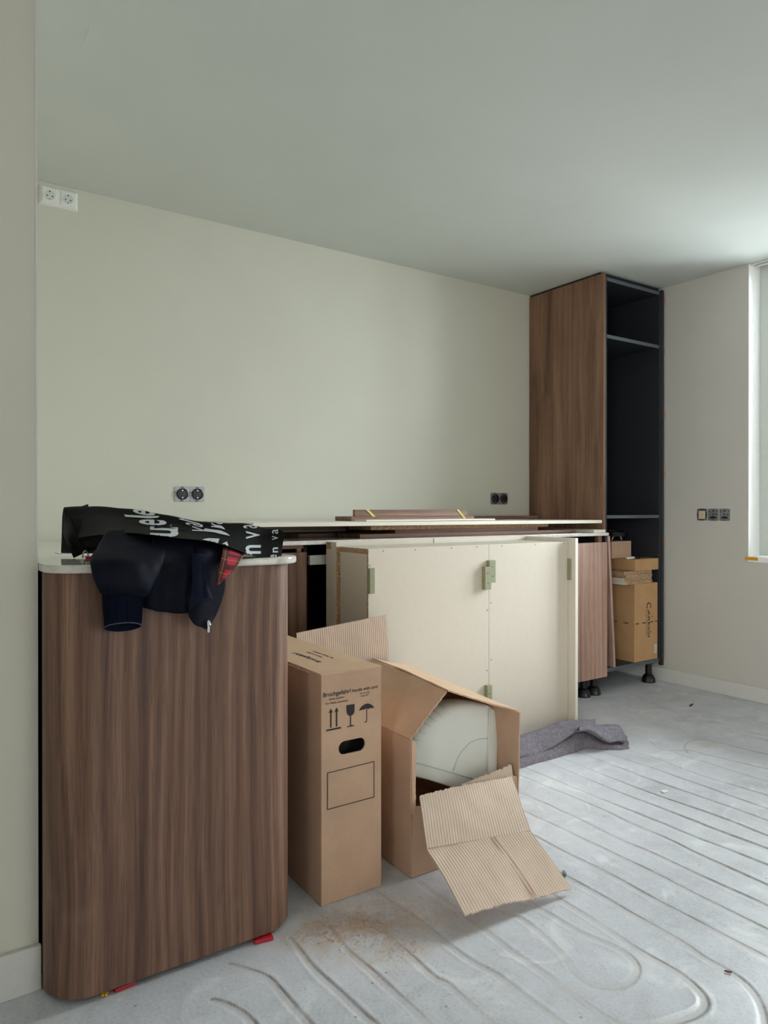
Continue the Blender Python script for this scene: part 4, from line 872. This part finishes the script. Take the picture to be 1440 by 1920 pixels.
# ------------------------------------------------------------------ black carrier bag lying on the jacket
bag = thing('carrier_bag', 'folded black carrier bag with large white letters lying on the navy jacket', 'bag', (.58, 1.75, PT))
cols = [  # px of top edge, px of lower edge, Y of top edge, Y of lower edge
    ((121, 951), (147, 1008), 1.92, 1.86), ((166, 949.5), (182, 1003), 1.86, 1.78), ((225, 951), (236, 999), 1.78, 1.665), ((300, 962), (295, 1005), 1.72, 1.600), ((365, 975), (345, 1010), 1.69, 1.590),
    ((425, 980), (393, 1016), 1.68, 1.585), ((462, 981), (440, 1031), 1.68, 1.583), ((497, 989), (478, 1044), 1.68, 1.590), ((524, 991), (508, 1046), 1.67, 1.597), ((533, 1000), (527, 1047), 1.655, 1.602)]
def bag_surface():
    rows = []
    K = [(0, 0), (.34, .22), (.66, .55), (.9, .86), (1, 1)]   # (fraction down in px, fraction of depth)
    for s, d_ in K:
        rows.append([ppx(a[0]*(1-s)+b[0]*s, a[1]*(1-s)+b[1]*s, ya*(1-d_)+yb*d_) for a, b, ya, yb in cols])
    back1 = [p+V(.004, .05, -.025) for p in rows[0]]; back2 = [V(p[0]+.01, p[1]+.11, PT-.0125*(p[1]-1.59)+.006) for p in rows[0]]
    rows = [back2, back1]+rows
    A = loft(rows, 46, 120); du = np.gradient(A, axis=1); dv = np.gradient(A, axis=0); nn = np.cross(du, dv); nn /= np.linalg.norm(nn, axis=2, keepdims=True)+1e-9
    if nn[25, 40, 1] > 0: nn = -nn
    A = A+nn*(vnoise(A*np.array([1, .8, 1]), 13, 71, 2)*.005)[..., None]
    floor_ = PT-.0125*(A[..., 1]-1.59)+.0015
    A[..., 2] = np.where(A[..., 1] > 1.60, np.maximum(A[..., 2], floor_), A[..., 2])
    return A
BA = bag_surface(); bm_ = MB().grid(BA)
o = mk('bag_panel', bm_, 'bag_black', bag, smooth=True, normals=False)
BVH = BVHTree.FromPolygons([Vector(v) for v in bm_.v], bm_.f)
# open mouth at the left: gusset hanging down to the stone, notch and folded end strip
g1 = [[ppx(121, 951, 1.95), ppx(140, 950, 1.945), ppx(166, 949, 1.935)], [ppx(119.5, 985, 1.945), ppx(136, 990, 1.91), ppx(160, 1000, 1.89)], [ppx(121, 1008, 1.93), ppx(134, 1016, 1.90), ppx(158, 1022, 1.885)], [ppx(138, 1046, 1.893), ppx(152, 1040, 1.888), ppx(182, 1027, 1.875)]]
o = mk('gusset', MB().grid(loft(g1, 24, 18)), 'bag_black', bag, smooth=True, normals=False); md = o.modifiers.new('thickness', 'SOLIDIFY'); md.thickness = .0016; md.offset = 0
g2 = [[ppx(131, 971, 1.885), ppx(160, 973, 1.865), ppx(190, 972, 1.84), ppx(206, 972, 1.82)], [ppx(139, 990, 1.875), ppx(165, 990, 1.85), ppx(192, 986, 1.825), ppx(206, 984, 1.81)], [ppx(147, 1007, 1.865), ppx(170, 1003, 1.838), ppx(195, 997, 1.815), ppx(210, 993, 1.80)], [ppx(145, 1017, 1.872), ppx(170, 1012, 1.85), ppx(195, 1004, 1.828), ppx(212, 998, 1.812)]]
o = mk('end_hem', MB().grid(loft(g2, 24, 24)), 'bag_black', bag, smooth=True, normals=False); md = o.modifiers.new('thickness', 'SOLIDIFY'); md.thickness = .002; md.offset = 0
g3 = [[ppx(143, 949.5, 1.94), ppx(150, 950.5, 1.925), ppx(165, 945.5, 1.93)], [ppx(150, 960, 1.90), ppx(158, 962, 1.90), ppx(167, 956, 1.915)], [ppx(149, 971, 1.885), ppx(160, 971, 1.885), ppx(169, 969, 1.89)]]
o = mk('handle_fold', MB().grid(loft(g3, 14, 14)), 'bag_black', bag, smooth=True, normals=False); md = o.modifiers.new('thickness', 'SOLIDIFY'); md.thickness = .002; md.offset = 0
def on_bag(x, y):
    d_ = ray(x, y).normalized(); hit = BVH.ray_cast(EYE, d_)
    if hit[0] is None: return None
    n = hit[1]; n = -n if n.dot(d_) > 0 else n
    return hit[0]+n*.0012-d_*.0012
def decal(name, items):   # items: (vertices in photo pixels, faces)
    for vs, fs in items:
        m = MB(); b = bmesh.new(); bv = [b.verts.new((x, y, 0)) for x, y in vs]
        for f in fs:
            try: b.faces.new([bv[i] for i in f])
            except ValueError: pass
        bmesh.ops.triangulate(b, faces=b.faces)
        for _ in range(6):
            long_ = [e_ for e_ in b.edges if e_.calc_length() > 2.6]
            if not long_: break
            bmesh.ops.subdivide_edges(b, edges=long_, cuts=1); bmesh.ops.triangulate(b, faces=b.faces)
        b.verts.index_update(); P_ = [on_bag(v.co.x, v.co.y) for v in b.verts]
        fs_ = [tuple(v.index for v in f.verts) for f in b.faces]
        ok = [all(P_[i] is not None for i in f) and max((P_[f[i]]-P_[f[i-1]]).length for i in range(len(f))) < .02 for f in fs_]
        m.add([p if p is not None else EYE*0 for p in P_], [f for f, k_ in zip(fs_, ok) if k_]); b.free()
        used = sorted({i for f in m.f for i in f}); ix = {q: i for i, q in enumerate(used)}; m.v = [m.v[q] for q in used]; m.f = [tuple(ix[i] for i in f) for f in m.f]
        if m.f: mk(name, m, 'bag_print', bag, normals=False)
def glyph(ch, x0, x1, y0, y1, bold=0.0, shear=0.0, skew=0.0):   # letter turned a quarter left: its top points left, reading upward
    v, f = text_mesh(ch, bold, shear); a, b = v.min(0), v.max(0)
    t = (v[:, 1]-a[1])/(b[1]-a[1]); s = (v[:, 0]-a[0])/(b[0]-a[0])
    return [(x1-(x1-x0)*tt, y1-(y1-y0)*ss+skew*(x1-(x1-x0)*tt-x0)) for tt, ss in zip(t, s)], f
Z6 = lambda x, y: (110+x/6.26, 930+y/6.26)
Z7 = lambda x, y: (320+x/6.0, 940+y/6.0)
def g6(ch, x0, x1, y0, y1, **k): a, b = Z6(x0, y0), Z6(x1, y1); return glyph(ch, a[0], b[0], a[1], b[1], **k)
def g7(ch, x0, x1, y0, y1, **k): a, b = Z7(x0, y0), Z7(x1, y1); return glyph(ch, a[0], b[0], a[1], b[1], **k)
def pz(Zf, P): return ([Zf(x, y) for x, y in P], [tuple(range(len(P)))])
decal('large_letter', [pz(Z6, [(770, 220), (820, 226), (1090, 240), (1130, 236), (1185, 240), (1165, 258), (1110, 264), (1050, 266), (785, 248)]),
                          g6('e', 940, 1265, 272, 338, bold=.018, skew=.06), g6('e', 872, 1132, 148, 204, bold=.018, skew=.16),
                          g6('u', 1074, 1405, 362, 478, bold=.03, skew=.04),
                          pz(Z6, [(1308, 346), (1320, 344), (1328, 350), (1318, 355), (1308, 352)])])
decal('script_letter', [g7('n', 90, 325, 160, 222, shear=.3, skew=.18), g7('a', 165, 362, 240, 272, shear=.3, skew=.12), g7('v', 240, 400, 282, 335, shear=.3, skew=.1)])
decal('broken_letter', [g7('e', 495, 585, 218, 248, bold=.018, skew=.2), g7('v', 455, 560, 246, 292, bold=.018, skew=.25),
                           pz(Z7, [(460, 290), (520, 268), (570, 278), (598, 300), (612, 324), (560, 306)]),
                           pz(Z7, [(362, 340), (385, 308), (440, 318), (560, 332), (625, 360), (668, 392), (600, 380), (480, 352)]),
                           pz(Z7, [(315, 460), (370, 428), (430, 418), (548, 424), (520, 505), (480, 498), (460, 480), (420, 466), (370, 466)]),
                           pz(Z7, [(565, 488), (600, 470), (630, 456), (648, 500), (645, 528), (600, 524), (575, 512)])])
decal('thin_letter', [g7('v', 845, 1000, 338, 426), g7('a', 815, 972, 266, 304), g7('a', 1140, 1208, 318, 366), g7('v', 1140, 1208, 392, 438)])
decal('bold_letter', [g7('n', 838, 1012, 496, 594, bold=.018), g7('e', 772, 915, 592, 632, bold=.018), g7('n', 1145, 1206, 522, 580, bold=.018), g7('e', 1120, 1192, 604, 644, bold=.018)])

# small things on the stone
ky = thing('key_ring', 'metal key ring with red tag lying on the stone beside the jacket sleeve', 'keys', PZ(166, 1050, PT-.002))
kp = PZ(166, 1050, PT-.0005); m = MB(); P = [np.array(kp)+V(-.006+.008*math.cos(a)*.75, .004, .009+.012*math.sin(a)) for a in np.linspace(-.6, math.pi+.4, 18)]
m.tube(P, .0016, 8); mk('ring', m, 'steel', ky, smooth=True)
mk('tag', B(kp.x-.006, kp.x+.014, kp.y-.004, kp.y+.006, kp.z, kp.z+.008), 'red_plastic', ky, bevel=.001)
mk('key', MB().box(kp.x-.014, kp.x+.006, kp.y-.014, kp.y-.006, kp.z-.001, kp.z+.002).lathe((kp.x-.014, kp.y-.010, kp.z-.001), [(.007, 0), (.007, .003)], 12), 'steel', ky)
def paper(P, lab):
    q = [PZ(x, y, PT+.0008-.0125*.2) for x, y in P]; q = [Vector((p.x, p.y, PT-.0125*(p.y-1.59)+.0008)) for p in q]
    m = MB().prism(q, (0, 0, .0006)); return tag(mk('paper_sheet', m, 'paper'), lab, 'paper')
paper([(102, 1032), (124, 1030), (133, 1034), (112, 1035)], 'white paper slip lying on the stone left of the black bag')
paper([(156, 1041), (178, 1036), (190, 1036), (174, 1042)], 'white paper corner sticking out between the black bag and jacket sleeve')

# ------------------------------------------------------------------ sockets
sk = thing('double_socket', 'white framed double wall socket high up under the ceiling at the left', 'socket', (.553, YM, 2.36))
x0, x1 = .478, .629; z0, z1 = 2.313, 2.3935
fr = MB(); fo = .011
ring_o = [(x0, z0), (x1, z0), (x1, z1), (x0, z1)]; ring_i = [(x0+.008, z0+.008), (x1-.008, z0+.008), (x1-.008, z1-.008), (x0+.008, z1-.008)]
vs = [(x, YM-.0005, z) for x, z in ring_o]+[(x, YM-fo, z) for x, z in ring_i]
fr.add(vs, [(0, 1, 5, 4), (1, 2, 6, 5), (2, 3, 7, 6), (3, 0, 4, 7), (4, 5, 6, 7), (3, 2, 1, 0)])
mk('frame', fr, 'white_plastic', sk, bevel=.001)
for cx in ((x0+x1)/2-.0355, (x0+x1)/2+.0355):
    cz = (z0+z1)/2
    ins = mk('insert', B(cx-.0275, cx+.0275, YM-.0135, YM-.0105, cz-.0275, cz+.0275), 'white_plastic', sk, bevel=.0015)
    m = MB(); prof = [(.0195, 0), (.0195, .0012), (.018, .0014), (.017, .0004)]
    vs = [(cx+r_*math.cos(a), YM-.0135-h_, cz+r_*math.sin(a)) for r_, h_ in prof for a in np.linspace(0, 2*math.pi, 24, endpoint=False)]
    m.add(vs, [(i*24+k, i*24+(k+1) % 24, (i+1)*24+(k+1) % 24, (i+1)*24+k) for i in range(3) for k in range(24)]+[tuple(72+k for k in range(24))]); mk('cup', m, 'frame_white', ins)
    for dx in (-.0095, .0095): mk('pin_hole', MB().tube([(cx+dx, YM-.0142, cz-.003), (cx+dx, YM-.0136, cz-.003)], .0028, 10), 'print_black', ins)
    for dz in (.0155, -.0155): mk('earth_clip', B(cx-.002, cx+.002, YM-.0150, YM-.0138, cz+dz-.003, cz+dz+.003), 'zinc' if dz < 0 else 'print_black', ins)
def bare_socket(cx, cz, label):
    t = thing('bare_double_socket', label, 'socket', (cx, YM, cz))
    for s in (-1, 1):
        x = cx+s*.0355; P = [(x+dx, YM-.0008, cz+dz) for dx, dz in ((-.030, -.035), (.030, -.035), (.0352, -.030), (.0352, .030), (.030, .035), (-.030, .035), (-.0352, .030), (-.0352, -.030))]
        pl = mk('support_plate', MB().prism(P, (0, -.0025, 0)), 'zinc', t, bevel=.0006)
        n = 28; prof = [(.0262, .0), (.0262, .008), (.0235, .009), (.0215, .003), (.004, .002)]
        vs = [(x+r_*math.cos(a), YM-.0034-h_, cz+r_*math.sin(a)) for r_, h_ in prof for a in np.linspace(0, 2*math.pi, n, endpoint=False)]
        ins = mk('insert', MB().add(vs, [(i*n+k, i*n+(k+1) % n, (i+1)*n+(k+1) % n, (i+1)*n+k) for i in range(4) for k in range(n)]+[tuple(4*n+k for k in range(n))]), 'socket_black', t)
        for dz in (.0165, -.0165): mk('earth_clip', B(x-.003, x+.003, YM-.0092, YM-.0062, cz+dz-.003, cz+dz+.003), 'steel', ins)
        for dx in (-.0095, .0095): mk('pin_hole', MB().tube([(x+dx, YM-.0065, cz), (x+dx, YM-.0052, cz)], .0026, 8), 'print_grey', ins)
        m = MB()
        for dx, dz, w_, h_ in ((.0, .0305, .008, .0018), (-.003, -.0305, .008, .0018), (-.0305, .006, .002, .003), (-.0305, -.006, .0018, .002), (.0305, .002, .002, .002), (.0305, -.008, .0022, .002)):
            m.box(x+dx-w_, x+dx+w_, YM-.0037, YM-.0032, cz+dz-h_, cz+dz+h_)
        mk('screw_slot', m, 'print_black', pl)
p1, p2 = PY(355.5, 926.5, YM), PY(935.5, 935, YM)
bare_socket(p1.x, p1.z, 'bare black double socket without frame on the wall above the black bag')
bare_socket(p2.x, p2.z, 'bare black double socket without frame beside the tall cabinet')
ts = thing('bare_triple_socket', 'bare metal triple box with cream plug on the right wall by the window', 'socket', (XR, 2.34, 1.02))
pa, pb = PX(1307, 965, XR), PX(1370, 964, XR); wd = (pa.y-pb.y)/3
for i in range(3):
    cy = pa.y-wd*(i+.5); cz = 1.0215; h_ = .0345
    P = [(XR-.0008, cy+dy, cz+dz) for dy, dz in ((-wd*.46, -h_*.86), (-wd*.40, -h_), (wd*.40, -h_), (wd*.46, -h_*.86), (wd*.46, h_*.86), (wd*.40, h_), (-wd*.40, h_), (-wd*.46, h_*.86))]
    pl = mk('support_plate', MB().prism(P, (-.003, 0, 0)), 'zinc', ts, bevel=.0006)
    if i == 0:
        mk('cover_plug', B(XR-.012, XR-.004, cy-.021, cy+.019, cz-.026, cz+.022), 'beige_plug', ts, bevel=.003, label='cream protective plug')
        m = MB(); g = random.Random(2)
        for k in range(14): a = k/14*6.28; m.box(XR-.006, XR-.0038, cy+.027*math.cos(a)-.004, cy+.027*math.cos(a)+.004, cz+.031*math.sin(a)-.004, cz+.031*math.sin(a)+.004)
        mk('dark_surround', m, 'socket_black', pl)
    else:
        m = MB(); P = [(XR-.0042, cy+.021*math.cos(a), cz-.022+.013*math.sin(a)) for a in np.linspace(0, math.pi, 11)]; m.prism(P, (.0008, 0, 0))
        m.box(XR-.0043, XR-.0036, cy-.006, cy+.004, cz+.018, cz+.026); m.box(XR-.0043, XR-.0036, cy-.028, cy-.022, cz+.016, cz+.021); m.box(XR-.0043, XR-.0036, cy+.020, cy+.026, cz+.016, cz+.021)
        m.box(XR-.0043, XR-.0036, cy-.003, cy+.003, cz-.002, cz+.006); m.box(XR-.0043, XR-.0036, cy-.005, cy+.005, cz-.033, cz-.029)
        mk('slot', m, 'socket_black', pl)
        mk('rocker_collar', MB().tube([(XR-.0055, cy+.018, cz+.001), (XR-.0036, cy+.018, cz+.001)], .006, 10), 'steel', pl)
        mk('rocker_collar', MB().tube([(XR-.0055, cy-.020, cz+.001), (XR-.0036, cy-.020, cz+.001)], .006, 10), 'anthracite_edge', pl)
a, b = PX(1397, 1048, XR-.013), PX(1421, 1048, XR-.013)
tag(mk('masking_tape', B(XR-.0145, XR-.0128, b.y, a.y, .772, .790), 'yellow_tape'), 'strip of yellow masking tape on the end of the window sill', 'tape')

# ------------------------------------------------------------------ litter on the floor
def chip(name, px, py, sx, sy, h_, mat, lab, cat, rot=0):
    c = PZ(px, py, 0); P = [c+Vector((sx*math.cos(a)*(1+.25*math.sin(3*a+px)), sy*math.sin(a)*(1+.2*math.cos(2*a)), .0012)) for a in np.linspace(0, 2*math.pi, 11)[:-1]]
    P = [c+Matrix.Rotation(rot, 3, 'Z') @ (p-c) for p in P]
    return tag(mk(name, MB().prism(P, (0, 0, h_)), mat, bevel=.0006), lab, cat)
chip('plaster_flake', 1246, 1485, .016, .012, .003, 'paper', 'round white plaster flake on the bare floor right of the box', 'flake')
chip('wood_splinter', 1296, 1323, .030, .007, .004, 'splinter', 'dark reddish wood splinter on the floor near the right wall', 'splinter', .3)
chip('mortar_crumb', 1058, 1641, .010, .006, .008, 'zinc', 'grey mortar crumb on the floor beside the torn front flap', 'crumb', 1.0)
chip('dark_shard', 1366, 1824, .008, .003, .003, 'splinter', 'small dark shard in a floor channel at the lower right', 'shard', 2.2)
m = MB(); g = random.Random(11)
for cx, cy, s, n in ((.95, 1.53, .10, 900), (.87, 1.57, .06, 400), (1.06, 1.50, .09, 500), (.99, 1.39, .06, 250)):
    for i in range(n):
        x, y = g.gauss(cx, s*.7), g.gauss(cy, s*.45)
        if y > 1.655 and x > .91: continue
        if y > 1.60 and x < .84: continue
        L, W_, a = g.uniform(.0008, .003), g.uniform(.0005, .0012), g.uniform(0, 3.14); u = Vector((math.cos(a), math.sin(a), 0)); n_ = Vector((-u.y, u.x, 0)); p = Vector((x, y, .0008))
        m.add([p-u*L-n_*W_, p+u*L-n_*W_, p+n_*W_+Vector((0, 0, .0012))], [(0, 1, 2)])
o = tag(mk('sawdust', m, 'shim_wood', normals=False), 'scattered pale sawdust on the floor in front of the tall box', 'sawdust'); o['kind'] = 'stuff'
m = MB()
for i in range(160):
    q = PZ(1325+g.gauss(0, 9), 1397+g.gauss(0, 4), .0006); s = g.uniform(.001, .003); m.add([q+Vector((-s, 0, 0)), q+Vector((s, 0, 0)), q+Vector((0, s, s*.8))], [(0, 1, 2)])
o = tag(mk('mortar_grit', m, 'beige_plug', normals=False), 'small heap of beige grit on the far floor near the window', 'grit'); o['kind'] = 'stuff'
